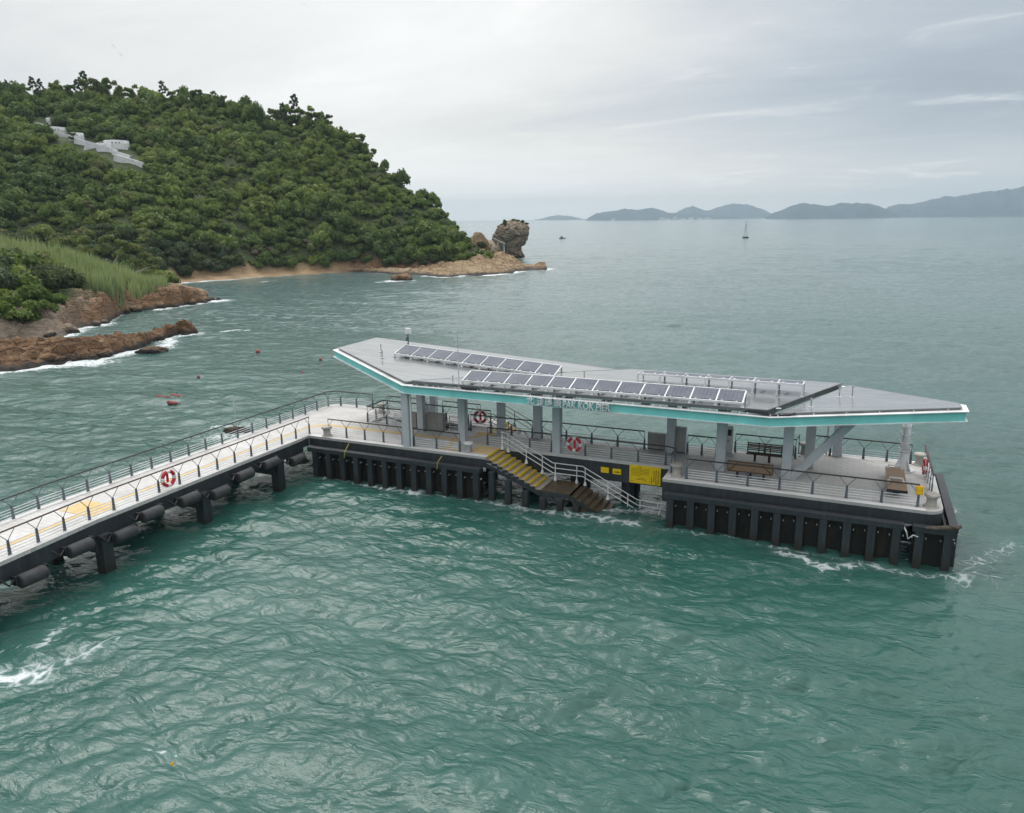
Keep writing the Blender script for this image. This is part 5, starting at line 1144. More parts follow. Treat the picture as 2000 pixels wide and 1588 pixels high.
# the reed bank: countless blades, one object
def reeds():
    n = 21000; az = r.uniform(-56.9, -47.6, n); d = r.uniform(150, 190, n)
    lo = np.interp(az, [-57,-55.5,-54,-52.5,-51,-50,-48.6,-47.6], [159,156,150,147,151,159,165,170]); hi = np.interp(az, [-57,-54,-51,-48.5,-47.6], [180,186,190,188,184])
    x, y = xy(az, d); k = (d > lo+3*noise3(x/4, y/4, 1)) & (d < hi) & (noise3(x/2.6, y/2.6, 12.) > -.22+.3*r.normal(size=n)); az, d, x, y = az[k], d[k], x[k], y[k]; n = len(az); z = terr_h(az, d)
    cl = .5+.5*noise3(x/3.2, y/3.2, 6.); L = (2.0+2.6*cl)*r.uniform(.55,1.25,n)*np.interp(az, [-50,-47.6], [1,.6]); a = r.uniform(0,6.28,n); b = r.normal(.5,.25,n)
    wind = np.array([.8,-.15]); ux = np.cos(a)*.5+wind[0]*.6; uy = np.sin(a)*.5+wind[1]*.6
    w = r.uniform(.06,.13,n); px, py = -np.sin(a)*w, np.cos(a)*w; base = np.stack([x,y,z-.2], -1); V = []
    for s in (0,.45,.8,1.0):
        c = base+np.stack([ux*b*L*s**2*.55, uy*b*L*s**2*.55, L*s*(1-.22*b*s)], -1); ww = (1-s**1.5)*1.0+.02
        V += [c+np.stack([px*ww,py*ww,0*px],-1), c-np.stack([px*ww,py*ww,0*px],-1)]
    V = np.stack(V, 1).reshape(-1,3); o0 = (np.arange(n)*8)[:,None]
    F = np.concatenate([o0+np.array([[0,1,3,2]]), o0+np.array([[2,3,5,4]]), o0+np.array([[4,5,7,6]])]); t = np.clip(.45+.3*noise3(x/5,y/5,2)+r.normal(0,.16,n)+.3*(r.random(n)<.07),0,1)
    return np_mesh('reeds', V, F, M['reed'], smooth=False, attrs=dict(tint=np.repeat(t,8), leafvar=np.repeat(r.random(n),8)))
tag(reeds(), 'pale green reed bank swept by wind on top of the rocky spur', 'reeds', kind='stuff')
# ================================================================== SEA
SEA = .18                                  # the tide stands a little above datum
def band_tile(lmax, lmin, L, n, wdir, seed, sig, choppy=1.0, pw=2):
    g = np.random.default_rng(seed); k = 2*np.pi*np.fft.fftfreq(n, L/n); kx, ky = np.meshgrid(k, k, indexing='ij'); kk = np.hypot(kx, ky); kk[0,0] = 1
    ang = np.arctan2(ky, kx); sp = np.where((kk >= 2*np.pi/lmax) & (kk < 2*np.pi/lmin), kk**-1.6, 0)*(np.abs(np.cos((ang-wdir)/1.0))**pw+.08)
    A = sp*(g.normal(size=(n,n))+1j*g.normal(size=(n,n))); h = np.fft.ifft2(A).real; sc = sig/h.std()
    dx = np.fft.ifft2(1j*kx/kk*A).real*sc*choppy; dy = np.fft.ifft2(1j*ky/kk*A).real*sc*choppy
    return h*sc, dx, dy, L
WD = math.radians(80)
BANDS = [((34,13), 190, 128, .06, 3, 1.0), ((13,6.5), 91, 128, .075, 3, 1.3), ((6.5,3.2), 47, 128, .05, 2.5, 1.35), ((3.2,1.6), 23.7, 128, .034, 2, 1.3), ((1.6,.8), 13.1, 128, .022, 1.3, 1.1), ((.8,.38), 6.7, 128, .0085, 1, 1.0)]
TILES = [(l, band_tile(l[0], l[1], L, n, WD+.18*i, 60+i, s, c, p)) for i, (l, L, n, s, p, c) in enumerate(BANDS)]
def bil(T, L, x, y):
    n = T.shape[0]; u = (x/L*n) % n; v = (y/L*n) % n; i = u.astype(int) % n; j = v.astype(int) % n; fu = u-np.floor(u); fv = v-np.floor(v); i1 = (i+1) % n; j1 = (j+1) % n
    return T[i,j]*(1-fu)*(1-fv)+T[i1,j]*fu*(1-fv)+T[i,j1]*(1-fu)*fv+T[i1,j1]*fu*fv
th = np.concatenate([np.linspace(58, 46, 24, endpoint=False), np.linspace(46, 8, 720, endpoint=False), np.linspace(8, 1.0, 400, endpoint=False), np.geomspace(1.0, .06, 90)])
rr = CAM[2]/np.tan(np.radians(th)); azs = np.concatenate([np.linspace(-78,-59,60,endpoint=False), np.linspace(-59,11,880,endpoint=False), np.linspace(11,34,60)])
wa, wr = np.meshgrid(azs, rr, indexing='ij'); wx, wy = xy(wa, wr)
spc = np.maximum(np.gradient(rr)[None,:], wr*np.radians(.08))
calm = 1-.55*np.exp(-(((wx-17)/13)**2+((wy+7)/9)**2))                # a little lee in front of the pier
gust = .8+.45*noise3(wx/60, wy/60, 1.2)+.2*noise3(wx/19, wy/19, 4.2)
bay = 1-.5*np.clip((-29-wa)/12, 0, 1)*np.clip((wr-70)/50, 0, 1)
wz = np.zeros_like(wx); ox = np.zeros_like(wx); oy = np.zeros_like(wx)
for (l, (h, dx, dy, L)) in TILES:
    fade = np.clip((l[0]+l[1])*.5/(2.2*spc)-.35, 0, 1)*(calm*bay if l[0] > 6 else 1)*(gust if l[0] < 14 else 1)
    hh = bil(h, L, wx, wy); wz += hh*fade; ox -= bil(dx, L, wx, wy)*fade; oy -= bil(dy, L, wx, wy)*fade
# foam: along the shores, round the piles and a few breaking patches
def segdist(px, py, pts):
    best = np.full(px.shape, 1e9)
    for (ax, ay), (bx2, by2) in zip(pts[:-1], pts[1:]):
        ex, ey = bx2-ax, by2-ay; t = np.clip(((px-ax)*ex+(py-ay)*ey)/(ex*ex+ey*ey+1e-9), 0, 1); best = np.minimum(best, np.hypot(px-ax-t*ex, py-ay-t*ey))
    return best
foam = np.zeros_like(wx)
def addline(pts, w, g):
    global foam
    P = np.array(pts); m = (wx > P[:,0].min()-5*w) & (wx < P[:,0].max()+5*w) & (wy > P[:,1].min()-5*w) & (wy < P[:,1].max()+5*w)
    if m.any(): d = segdist(wx[m], wy[m], pts); foam[m] = np.maximum(foam[m], g*np.exp(-(d/w)**1.5))
pl = lambda T: [tuple(map(float, xy(t[0], t[1]))) for t in T]
addline(pl(SPF[1:4]), 2.0, .75); addline(pl(SPF[3:6]), 3.0, .95); addline(pl(SPF[5:9]), 1.4, .7); addline(pl(SPF[8:12]), 3.2, 1.0)
addline(pl([(-48.3,222.5),(-46.5,230),(-45.2,232.5),(-43.65,235.3)]), 4.2, .95); addline(pl([(-43.65,235),(-41.1,243),(-38,249)]), 1.7, .8); addline(pl([(-38,249),(-34.4,251)]), .9, .5)
addline([tuple(p) for p in RF[1:4]], 3.0, 1.0); addline([(-54.5,18),(-49.5,24)], 3.2, .9); addline([tuple(p) for p in RF[3:6]], 3.0, 1.0); addline([(-52.6,31.4),(-50,34),(-53,38),(-57.9,42.4),(-56,46)], 2.2, .85)
addline(pl(SHF[0:3]), 1.5, .55); addline(pl(SHF[2:5]), 2.2, .9); addline(pl(SHF[4:7]), 2.6, 1.0); addline(pl(SHF[7:]), 2.6, .95); addline(pl([(-21.9,249),(-21.0,254)]), 3.0, .9); addline(pl([(-24.6,329),(-23,326),(-22.4,329)]), 4, .8)
addline(pl([(-32.7,211.5),(-32.2,210.5),(-31.4,211)]), 3.0, 1.0); addline(pl([(-44.9,170),(-44.2,172)]), 3.5, .95); addline(pl([(-33.6,209),(-32.5,209)]), 2.0, .8)
addline([(1,-.7),(12.5,-.7)], .55, .52); addline([(5.2,-.75),(8.8,-.75)], .7, .74); addline([(13,-.6),(18.5,-.6),(21.5,-.8)], .9, .68); addline([(17,.4),(22,1.3)], 1.0, .72); addline([(22.6,-.75),(34,-.8)], .8, .5); addline([(28.3,-1.4),(30.4,-2.2),(31.6,-1.3)], .8, .66); addline([(32.2,-1.0),(34.8,-1.1),(36.2,-1.0)], .9, .6)
addline([(36.3,-.5),(37.4,1.5),(38.6,3.5)], 1.5, .56); addline([(37,-1),(41,2),(45,6)], 4.5, .43); addline([(36.2,4),(36.3,8)], 1.0, .6)
addline([(-12.6,4.9),(-9.5,6.9)], 1.6, .7); addline([(-14.5,6.5),(-12.5,7.8)], 1.4, .7)
addline([(1.5,-24.6),(3.6,-23.2),(5.2,-22.0)], 1.25, .86); addline([(5.2,-22.0),(6.0,-19.8)], .9, .6); addline([(3.8,-20.8),(3.0,-19.4)], .9, .58); addline([(12.2,-23.7),(13.3,-23.4)], .2, .66)
for a, d, ln, g in ((-43.9,122,1.3,.9),(-42.9,121.5,.9,.75),(-41.5,222,1.7,.9),(-40.6,224,1.0,.8),(-35,90,.9,.6),(-27,170,.8,.55),(-20.3,560,.6,.9),(-47.2,150,1.0,.6)):
    addline(pl([(a-ln/2*90/d, d-.6), (a+ln/2*90/d, d+.6)]), .9 if d < 300 else 1.6, g)
crest = np.clip((wz-.24)/.22, 0, 1)*np.clip(noise3(wx/9, wy/9, 9.9)*1.6+.1, 0, 1)*np.clip(1.3-wr/260, 0, 1); foam = np.maximum(foam, crest*.55)
zt = terr_h(wa.ravel()[::1], wr.ravel()[::1]).reshape(wa.shape) if False else None
nv, nw = wa.shape; idx = np.arange(nv*nw).reshape(nv, nw)
F = np.stack([idx[:-1,:-1], idx[:-1,1:], idx[1:,1:], idx[1:,:-1]], -1).reshape(-1, 4)
V = np.stack([wx+ox, wy+oy, wz+.12*np.clip(foam,0,1)*noise3(wx/1.3, wy/1.3, 2.2)*np.clip(1.2-wr/150,0,1)], -1).reshape(-1, 3)
# the rest of the sea round about, flat and coarse, joined to the same sheet
az2 = np.linspace(34, 360-78, 40); r2 = np.concatenate([[6],np.geomspace(12, rr[-1], 16)]); ba, br_ = np.meshgrid(az2, r2, indexing='ij'); bx_, by_ = xy(ba, br_)
i2 = np.arange(ba.size).reshape(ba.shape)+len(V); F2 = np.stack([i2[:-1,:-1], i2[:-1,1:], i2[1:,1:], i2[1:,:-1]], -1).reshape(-1,4)
V2 = np.stack([bx_, by_, 0*bx_-.02], -1).reshape(-1,3)
def mat_sea():
    m, nt, b = nodes_of('sea_water')
    p = pos(nt)
    big = mnoise(nt, .022, 4); mid = mnoise(nt, .16, 4)
    col = ramp(nt, math_(nt, 'ADD', math_(nt, 'MULTIPLY', big, .7), math_(nt, 'MULTIPLY', mid, .3)), [(.34, (.014,.064,.052)), (.5, (.022,.086,.071)), (.66, (.036,.112,.095))])
    # sky reflection on the farther sea put in as a paler base colour
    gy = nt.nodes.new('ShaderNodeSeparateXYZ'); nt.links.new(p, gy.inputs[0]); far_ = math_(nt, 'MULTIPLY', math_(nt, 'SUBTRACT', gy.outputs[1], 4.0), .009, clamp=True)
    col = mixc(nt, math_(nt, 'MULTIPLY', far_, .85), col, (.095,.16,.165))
    # foam: lacy threads where the mask is weak, solid where strong
    f = attr(nt, 'foam')
    warp = nt.nodes.new('ShaderNodeMix'); warp.data_type = 'RGBA'; warp.blend_type = 'ADD'; warp.inputs[0].default_value = 1.6
    nx = N(nt, 'ShaderNodeTexNoise'); nx.inputs['Scale'].default_value = .7; nx.inputs['Detail'].default_value = 4; nt.links.new(p, nx.inputs['Vector']); nt.links.new(p, warp.inputs[6]); nt.links.new(nx.outputs['Color'], warp.inputs[7])
    vo = N(nt, 'ShaderNodeTexVoronoi', feature='DISTANCE_TO_EDGE'); vo.inputs['Scale'].default_value = 1.9; nt.links.new(warp.outputs[2], vo.inputs['Vector'])
    lace = math_(nt, 'SUBTRACT', 1.0, math_(nt, 'MULTIPLY', vo.outputs['Distance'], 3.2), clamp=True)
    nz = mnoise(nt, 1.1, 7, rough=.72, dist=.6); big2 = mnoise(nt, .35, 3)
    k = math_(nt, 'ADD', math_(nt, 'MULTIPLY', lace, .3), math_(nt, 'ADD', math_(nt, 'MULTIPLY', nz, .9), math_(nt, 'MULTIPLY', big2, .3)))
    thr = math_(nt, 'SUBTRACT', 1.3, math_(nt, 'MULTIPLY', f, .95))
    fo = math_(nt, 'MULTIPLY', math_(nt, 'SUBTRACT', k, thr), 3.0, clamp=True); fo = math_(nt, 'MULTIPLY', fo, math_(nt, 'MULTIPLY', f, 4.0, clamp=True), clamp=True)
    milky = math_(nt, 'MULTIPLY', math_(nt, 'POWER', f, 2.0), .3)
    col = mixc(nt, milky, col, (.34,.5,.48)); col = mixc(nt, fo, col, (.66,.71,.73))
    nt.links.new(col, b.inputs['Base Color'])
    nt.links.new(math_(nt, 'ADD', math_(nt, 'MULTIPLY', fo, .5), .1), b.inputs['Roughness'])
    b.inputs['IOR'].default_value = 1.42; b.inputs['Specular IOR Level'].default_value = .5
    def ripple(sc, rot, st, det, dist):
        q = N(nt, 'ShaderNodeTexNoise'); q.inputs['Scale'].default_value = sc; q.inputs['Detail'].default_value = det; q.inputs['Roughness'].default_value = .6; q.inputs['Distortion'].default_value = dist
        mp = nt.nodes.new('ShaderNodeMapping'); mp.inputs['Rotation'].default_value = (0,0,rot); mp.inputs['Scale'].default_value = (st,1.3,1); nt.links.new(p, mp.inputs[0]); nt.links.new(mp.outputs[0], q.inputs['Vector'])
        return math_(nt, 'ABSOLUTE', math_(nt, 'SUBTRACT', q.outputs['Fac'], .5))
    h1 = ripple(.55, -.42, .6, 3, .6); h2 = ripple(1.9, -.25, .6, 4, .5); h3 = ripple(6.0, -.6, .7, 3, .3)
    hgt = math_(nt, 'ADD', math_(nt, 'MULTIPLY', h1, -1.6), math_(nt, 'ADD', math_(nt, 'MULTIPLY', h2, -.4), math_(nt, 'MULTIPLY', h3, -.11)))
    hgt = math_(nt, 'ADD', hgt, math_(nt, 'MULTIPLY', fo, .06)); bump(nt, b, hgt, .6, .34)
    return m
V[:,2] += SEA; V2[:,2] += SEA
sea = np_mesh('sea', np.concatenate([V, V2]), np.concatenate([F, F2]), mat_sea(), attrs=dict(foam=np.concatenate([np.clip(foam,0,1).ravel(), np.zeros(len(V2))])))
tag(sea, 'green choppy sea', 'sea', kind='structure'); del V, F, V2, F2
bed = MB(); bed.lathe([(1,-6),(16000,-6.02)], (CAM[0],CAM[1],0), 48); b_ = bed.build('seabed', paint('seabed_mud', (.05,.07,.055), .9)); tag(b_, kind='structure')

# ================================================================== FAR ISLANDS
ISL = [('faint distant island farthest left on the horizon', 9300, [(-22.2,5),(-21.79,12),(-21.06,42),(-20.51,56),(-19.78,44),(-18.87,14),(-18.4,3)], .16),
 ('low long island with buildings along its shore, left of the channel', 6000, [(-18.6,-6),(-18.32,19),(-17.78,51),(-17.06,61),(-16.52,65),(-15.73,82),(-14.91,70),(-13.84,83),(-12.95,52),(-11.54,37),(-9.45,23),(-8.08,12),(-7.6,-6)], .2),
 ('pale double humped island behind the low long one', 7600, [(-12.8,5),(-12.41,43),(-11.73,94),(-11.1,116),(-10.15,68),(-9.47,99),(-8.4,133),(-7.1,107),(-6.42,75),(-5.74,33),(-5.3,-6)], .2),
 ('dark flat topped island right of centre on the horizon', 5000, [(-6.35,-6),(-6.06,18),(-5.26,50),(-4.78,63),(-4.14,83),(-3.73,86),(-2.85,76),(-2.22,71),(-1.44,82),(-.51,83),(.1,79),(.88,58),(1.35,43),(1.82,20),(2.2,-6)], .2),
 ('long mountainous island rising off the right edge of the horizon', 6200, [(.6,-6),(.98,25),(1.33,71),(1.77,84),(2.8,86),(3.5,105),(3.92,118),(4.61,133),(5.18,128),(5.99,146),(6.93,157),(7.32,166),(7.98,167),(8.35,178),(9.37,188),(11.56,218),(13.96,163),(16.3,52),(17.63,-6)], .2)]
mi, nti, bi = nodes_of('far_woods_hazed'); nti.links.new(ramp(nti, mnoise(nti, .012, 6), [(.35, (.025,.055,.085)), (.65, (.045,.08,.11))]), bi.inputs['Base Color']); bi.inputs['Roughness'].default_value = .9  # woods tinted blue: part of the distant haze sits in the base colour
for lab, D0, prof, wd in ISL:
    a0, a1 = prof[0][0], prof[-1][0]; az = np.arange(a0, a1, .03); n = 26; half = D0*.09
    u = np.linspace(-1, 1, n); A2, U = np.meshgrid(az, u, indexing='ij'); pz = np.interp(A2, [p[0] for p in prof], [p[1] for p in prof])
    dd = D0+U*half; x, y = xy(A2, dd); h = pz*(1-np.abs(U)**1.6)*(1+.1*fbm(x/260, y/260, 1., 4)*(np.abs(U) > .06)) + 5*fbm(x/70, y/70, 2., 3) - 4*np.abs(U)
    h = h*(1+.04*fbm(A2*3, U*2, 4., 3)) + np.clip(h/20,0,1)*3.5*fbm(x/38, y/38, 3., 3); h = np.maximum(h, -4); i = np.arange(A2.size).reshape(A2.shape); f = np.stack([i[:-1,:-1], i[1:,:-1], i[1:,1:], i[:-1,1:]], -1).reshape(-1,4)
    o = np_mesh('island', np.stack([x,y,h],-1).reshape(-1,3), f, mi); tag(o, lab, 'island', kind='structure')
for k, (a, d, w, h) in enumerate(((-13.2,5480,30,14),(-12.8,5490,40,10),(-12.3,5500,26,18),(-11.8,5500,50,9),(-11.2,5500,34,12),(-10.6,5505,30,10),(-10.1,5510,44,9),(-16.6,5470,26,10))):
    x, y = xy(a, d); tag(MB().box(x-w/2,y-8,-1,x+w/2,y+8,h).box(x-w/3,y-9,h,x+w/3,y+7,h+2).build('far_building', M['bone'], loc=(float(x),float(y),0)), 'pale building among those lining the shore of the low long island', 'building', 'pale buildings along the far island shore')
# ------------------------------------------------------------------ beacon, floats, boat, birds
x, y = map(float, xy(*[float(q) for q in azd(-49.73, 578.65)])); L0 = (x, y, 0); t = thing('navigation_beacon', 'slender lattice navigation beacon on a dark float far out to sea', 'beacon', L0)
MB().lathe([(1.9,-1),(2.2,-.2),(2.2,.9),(1.9,1.1)], L0, 16).build('float', M['navy'], t, L0)
b = MB()
for k in range(4):
    a = k*math.pi/2+.4; b.tube([(x+1.5*math.cos(a),y+1.5*math.sin(a),1.2),(x+.5*math.cos(a),y+.5*math.sin(a),9.5)], .08, 5)
    for q in range(4):
        z0 = 1.2+2.1*q; r0 = 1.5-.25*q; a2 = a+math.pi/2; r1 = 1.5-.25*(q+1); b.tube([(x+r0*math.cos(a),y+r0*math.sin(a),z0),(x+r1*math.cos(a2),y+r1*math.sin(a2),z0+2.1)], .05, 4)
b.build('lattice_tower', M['steel'], t, L0)
MB().lathe([(1.3,9.5),(1.3,9.8)], L0, 10).build('platform', M['steel'], t, L0); MB().tube([(x,y,9.8),(x,y,13)], .12, 6).build('mast', M['steel'], t, L0)
b = MB()
for dx, z in ((-1.7,12.2),(1.7,12.2),(0,13.2),(1.9,9.9)): b.lathe([(.05,-.4),(.4,0),(.05,.4)], (x+dx,y,z), 8)
b.bar((x-1.7,y,12.0),(x+1.7,y,12.0),.15,.15); b.build('topmark', M['steel'], t, L0)
FLO = [((-36.27,36.11),.3,'round red float alone in the bay nearest the reef'),((-25.5,34.4),.2,'dull red float just left of the raised roof tip'),((-22.1,26.9),.16,'small dark float between the roof tip and the gangway'),((-31.0,21.25),.18,'small dark float beyond the gangway, alone'),((32.9,-22.0),.0,''),((13.54,-23.91),.05,'tiny orange ball floating near the bottom of the photo')]
for (fx, fy), r0, lab in FLO:
    if r0: tag(MB().lathe([(.02,-r0),(r0*.7,-r0*.7),(r0,0),(r0*.75,r0*.65),(r0*.2,r0*.95),(.02,r0)], (fx,fy,.1+SEA), 14).build('mooring_float', M['float' if r0 != .05 else 'orange'], loc=(fx,fy,.1+SEA), smooth=True), lab, 'float')
x, y = 18.8, -20.6
for k, ((fx, fy), lab) in enumerate((((-26.9,12.75),'left one of three clusters of pinkish floats beyond the gangway'),((-25.9,13.6),'rear one of three clusters of pinkish floats beyond the gangway'),((-24.0,11.35),'front one of three clusters of pinkish floats beyond the gangway'))):
    b = MB()
    for q in range(3 if k else 4): a = .35*q; b.lathe([(.02,-.2),(.17,-.05),(.18,.1),(.02,.24)], (fx+.42*q-.5,fy+.12*math.sin(5*q),.08+SEA), 10)
    b.tube([(fx-.6,fy,.1+SEA),(fx+.8,fy+.05,.1+SEA)], .05, 5); tag(b.build('float_cluster', M['float'], loc=(fx,fy,.1+SEA), smooth=True), lab, 'floats', 'pinkish float clusters beyond the gangway')
bxy = tuple(map(float, xy(-20.2, 640))); t = thing('small_boat', 'tiny dark boat with a white wake far out beyond the rock stack', 'boat', (*bxy,0))
b = MB(); b.prism([(-2.6,-.8),(1.6,-.8),(2.9,0),(1.6,.8),(-2.6,.8)], -.3, .75); b.build('hull', M['navy'], t); MB().box(-1.4,-.6,.75,.3,.6,1.9).build('cabin', M['slate'], t)
fw = np.array([math.sin(-.4183)*math.cos(.2367), math.cos(-.4183)*math.cos(.2367), -math.sin(.2367)])
for (d, az_, el, roll, lab) in ((190,-49.1,.186,.9,'upper of two dark birds gliding over the hill at the left'),(190,-48.75,.178,.8,'lower of two dark birds gliding over the hill at the left'),(230,-41.3,.2435,-1.2,'small bird high in the sky left of centre'),(240,-37.4,.2415,.7,'pale small bird high in the sky nearest the centre')):
    x, y = map(float, xy(az_, d)); c = Vector((x, y, CAM[2]+el*d)); b = MB(); R3 = (Matrix.Rotation(math.radians(-az_), 3, 'Z') @ Matrix.Rotation(roll, 3, 'Y'))*.5
    body = [(0,-.34,0,.02),(0,-.26,.02,.07),(0,-.05,.02,.1),(0,.2,0,.07),(0,.42,0,.04)]
    b.tube([c+R3@Vector(p[:3]) for p in body], [p[3]*.5 for p in body], 8)
    for s in (-1,1):
        w = [Vector(q) for q in ((s*.06,-.12,.02),(s*.42,-.2,.16),(s*.95,-.02,.08),(s*.5,.02,.15),(s*.06,.16,.02))]; w = [c+R3@q for q in w]; up = R3@Vector((0,0,.03)); b.add(w+[q+up for q in w], [(0,1,2,3,4),(9,8,7,6,5),(0,5,6,1),(1,6,7,2),(2,7,8,3),(3,8,9,4)])
    w = [c+R3@Vector(q) for q in ((-.03,.36,0),(.03,.36,0),(.14,.62,0),(-.14,.62,0))]; b.add(w, [(0,1,2,3)])
    o = b.build('bird', M['bird'], loc=c); tag(o, lab, 'bird', 'birds in the sky')

# ================================================================== AIR, SKY, LIGHT, CAMERA
HZ = 250
hz = MB().box(CAM[0]-9800, CAM[1]-9800, -8, CAM[0]+9800, CAM[1]+9800, HZ)
m = bpy.data.materials.new('haze_air'); m.use_nodes = True; nt = m.node_tree; nt.nodes.clear(); o_ = nt.nodes.new('ShaderNodeOutputMaterial'); v = nt.nodes.new('ShaderNodeVolumePrincipled')
v.inputs['Color'].default_value = (.7,.88,1,1); v.inputs['Density'].default_value = HAZE_D; v.inputs['Anisotropy'].default_value = 0; nt.links.new(v.outputs[0], o_.inputs['Volume'])
haze = hz.build('haze', m); haze['kind'] = 'stuff'; haze['label'] = 'thin bluish haze over the sea'

SUN_EL, SUN_AZ = math.radians(60), math.radians(-62)                 # azimuth from +y towards +x
w = bpy.data.worlds.new('World'); S.world = w; w.use_nodes = True; nt = w.node_tree; nt.nodes.clear()
out = nt.nodes.new('ShaderNodeOutputWorld'); tc = nt.nodes.new('ShaderNodeTexCoord')
sky = nt.nodes.new('ShaderNodeTexSky'); sky.sky_type = 'NISHITA'; sky.sun_disc = False; sky.sun_elevation = SUN_EL; sky.sun_rotation = SUN_AZ; sky.air_density = 1.2; sky.dust_density = 2
bg1 = nt.nodes.new('ShaderNodeBackground'); bg1.inputs[1].default_value = .1; nt.links.new(sky.outputs[0], bg1.inputs[0])
sp = nt.nodes.new('ShaderNodeSeparateXYZ'); nt.links.new(tc.outputs['Generated'], sp.inputs[0])
X, Y, Z = sp.outputs
den = math_(nt, 'ADD', math_(nt, 'MAXIMUM', Z, 0.0), .13)
cu = math_(nt, 'DIVIDE', X, den); cv = math_(nt, 'DIVIDE', Y, den); cb = nt.nodes.new('ShaderNodeCombineXYZ'); nt.links.new(cu, cb.inputs[0]); nt.links.new(cv, cb.inputs[1])
mp = nt.nodes.new('ShaderNodeMapping'); mp.inputs['Rotation'].default_value = (0,0,-.12); mp.inputs['Scale'].default_value = (.4,.7,1); mp.inputs['Location'].default_value = (2.35,.9,0); nt.links.new(cb.outputs[0], mp.inputs[0])
n1 = mnoise(nt, 1.0, 7, vec=mp.outputs[0], rough=.55, dist=.5); n2 = mnoise(nt, 2.6, 8, vec=mp.outputs[0], rough=.6, dist=.9)
# where the cloud veil is thin and bright: towards the hidden sun, ahead and a little left of the view
def dotdir(az_, el_):
    d = nt.nodes.new('ShaderNodeVectorMath'); d.operation = 'DOT_PRODUCT'; nt.links.new(tc.outputs['Generated'], d.inputs[0])
    d.inputs[1].default_value = (math.sin(math.radians(az_))*math.cos(math.radians(el_)), math.cos(math.radians(az_))*math.cos(math.radians(el_)), math.sin(math.radians(el_))); return d.outputs['Value']
glow = math_(nt, 'POWER', math_(nt, 'MAXIMUM', dotdir(-31, 9), 0.0), 9.0)
dark = math_(nt, 'POWER', math_(nt, 'MAXIMUM', dotdir(14, 14), 0.0), 10.0)
high = math_(nt, 'POWER', math_(nt, 'MAXIMUM', Z, 0.0), 2.0)
base = math_(nt, 'ADD', math_(nt, 'MULTIPLY', glow, .34), math_(nt, 'ADD', .585, math_(nt, 'MULTIPLY', high, SKY_TOP)))
zs = math_(nt, 'MULTIPLY', math_(nt, 'SUBTRACT', Z, .24), 3.2, clamp=True)
g2 = math_(nt, 'MULTIPLY', math_(nt, 'MULTIPLY', zs, zs), math_(nt, 'MAXIMUM', dotdir(-22, 0), 0.0)); base = math_(nt, 'ADD', base, math_(nt, 'MULTIPLY', g2, G2))
base = math_(nt, 'SUBTRACT', base, math_(nt, 'MULTIPLY', dark, .12))
low = math_(nt, 'SUBTRACT', 1.0, math_(nt, 'MULTIPLY', math_(nt, 'ABSOLUTE', Z), 9.0), clamp=True)
amp = math_(nt, 'SUBTRACT', 1.0, math_(nt, 'MULTIPLY', low, .75))
v1 = math_(nt, 'MULTIPLY', math_(nt, 'SUBTRACT', n1, .5), .45); v2 = math_(nt, 'MULTIPLY', math_(nt, 'SUBTRACT', n2, .5), .2)
lum = math_(nt, 'ADD', base, math_(nt, 'MULTIPLY', math_(nt, 'ADD', v1, v2), amp)); lum = math_(nt, 'ADD', lum, math_(nt, 'MULTIPLY', low, HOR_UP))
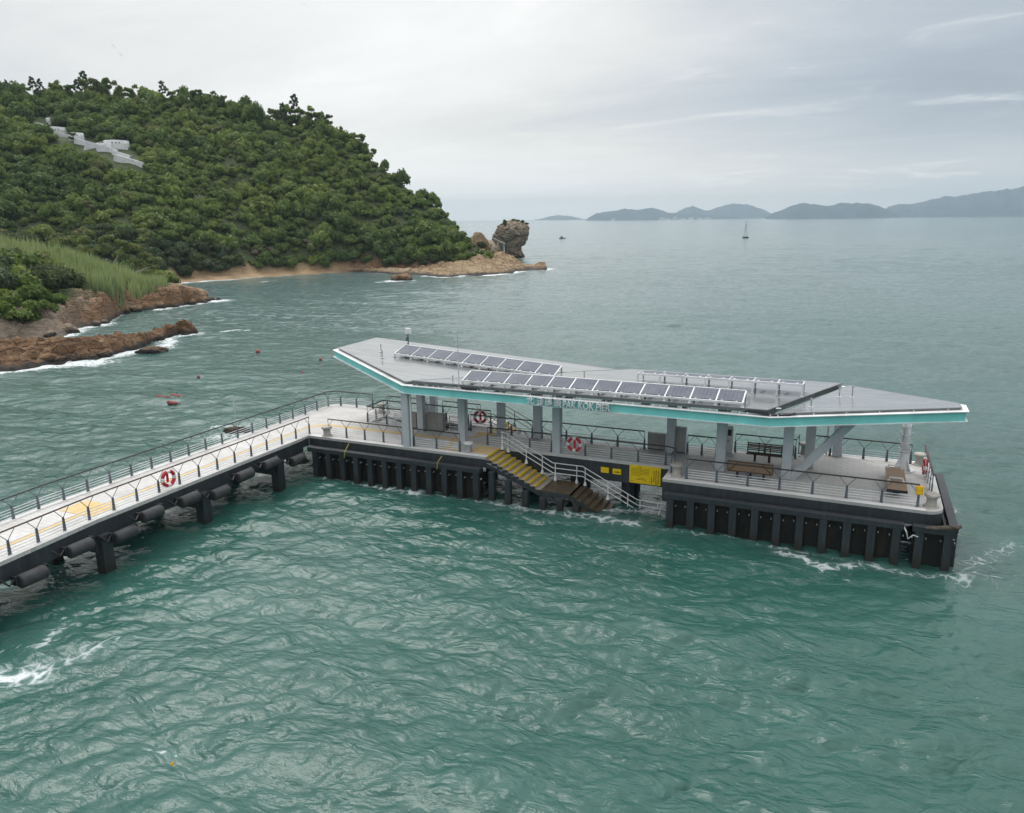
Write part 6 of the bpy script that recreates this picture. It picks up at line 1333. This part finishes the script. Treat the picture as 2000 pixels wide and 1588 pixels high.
# thin warm gaps where the light comes through
streak = ramp(nt, n2, [(.57, (0,0,0)), (.75, (1,1,1))]); sg = math_(nt, 'MULTIPLY', math_(nt, 'MULTIPLY', streak, dark), .8)
tintf = math_(nt, 'MULTIPLY', math_(nt, 'SUBTRACT', lum, .52), 3.0, clamp=True)
tint = mixc(nt, tintf, (.84,.955,1.09), (1.0,1.0,.985))
cl = nt.nodes.new('ShaderNodeVectorMath'); cl.operation = 'SCALE'; nt.links.new(tint, cl.inputs[0]); nt.links.new(lum, cl.inputs['Scale'])
cl2 = mixc(nt, 1.0, cl.outputs[0], mixc(nt, sg, (0,0,0), (.5,.46,.39)), 'ADD')
bg2 = nt.nodes.new('ShaderNodeBackground'); bg2.inputs[1].default_value = 1.0; nt.links.new(cl2, bg2.inputs[0])
mx = nt.nodes.new('ShaderNodeMixShader'); mx.inputs[0].default_value = .93; nt.links.new(bg1.outputs[0], mx.inputs[1]); nt.links.new(bg2.outputs[0], mx.inputs[2]); nt.links.new(mx.outputs[0], out.inputs[0])
w.cycles.sampling_method = 'MANUAL'; w.cycles.sample_map_resolution = 512
sun = bpy.data.lights.new('sun', 'SUN'); sun.energy = 1.5; sun.angle = math.radians(34); sun.color = (1,.97,.92); so = bpy.data.objects.new('sun', sun); COL.objects.link(so)
sd = Vector((math.sin(SUN_AZ)*math.cos(SUN_EL), math.cos(SUN_AZ)*math.cos(SUN_EL), math.sin(SUN_EL))); so.rotation_euler = sd.to_track_quat('Z', 'Y').to_euler(); so.location = (0,0,200)

cam = bpy.data.cameras.new('camera'); co = bpy.data.objects.new('camera', cam); COL.objects.link(co); S.camera = co
cam.sensor_width = 36; cam.sensor_fit = 'HORIZONTAL'; cam.lens = 1517.05/2000*36; cam.clip_start = .5; cam.clip_end = 60000
pi_, ro, ya = .2367, -.0116, -.4183
f_ = Vector((math.sin(ya)*math.cos(pi_), math.cos(ya)*math.cos(pi_), -math.sin(pi_))); r0 = Vector((math.cos(ya), -math.sin(ya), 0)); u0 = r0.cross(f_)
r_ = r0*math.cos(ro)+u0*math.sin(ro); u_ = u0*math.cos(ro)-r0*math.sin(ro)
co.matrix_world = Matrix(((r_.x,u_.x,-f_.x,CAM[0]),(r_.y,u_.y,-f_.y,CAM[1]),(r_.z,u_.z,-f_.z,CAM[2]),(0,0,0,1)))
S.view_settings.view_transform = 'Standard'; S.view_settings.look = 'None'; S.view_settings.exposure = .06; S.view_settings.gamma = 1
S.render.engine = 'CYCLES'; cy = S.cycles; cy.use_denoising = True; cy.denoiser = 'OPENIMAGEDENOISE'; cy.max_bounces = 5; cy.diffuse_bounces = 2; cy.glossy_bounces = 3; cy.transmission_bounces = 2; cy.volume_bounces = 0; cy.transparent_max_bounces = 6; cy.caustics_reflective = False; cy.caustics_refractive = False; cy.use_adaptive_sampling = True; cy.adaptive_threshold = .015
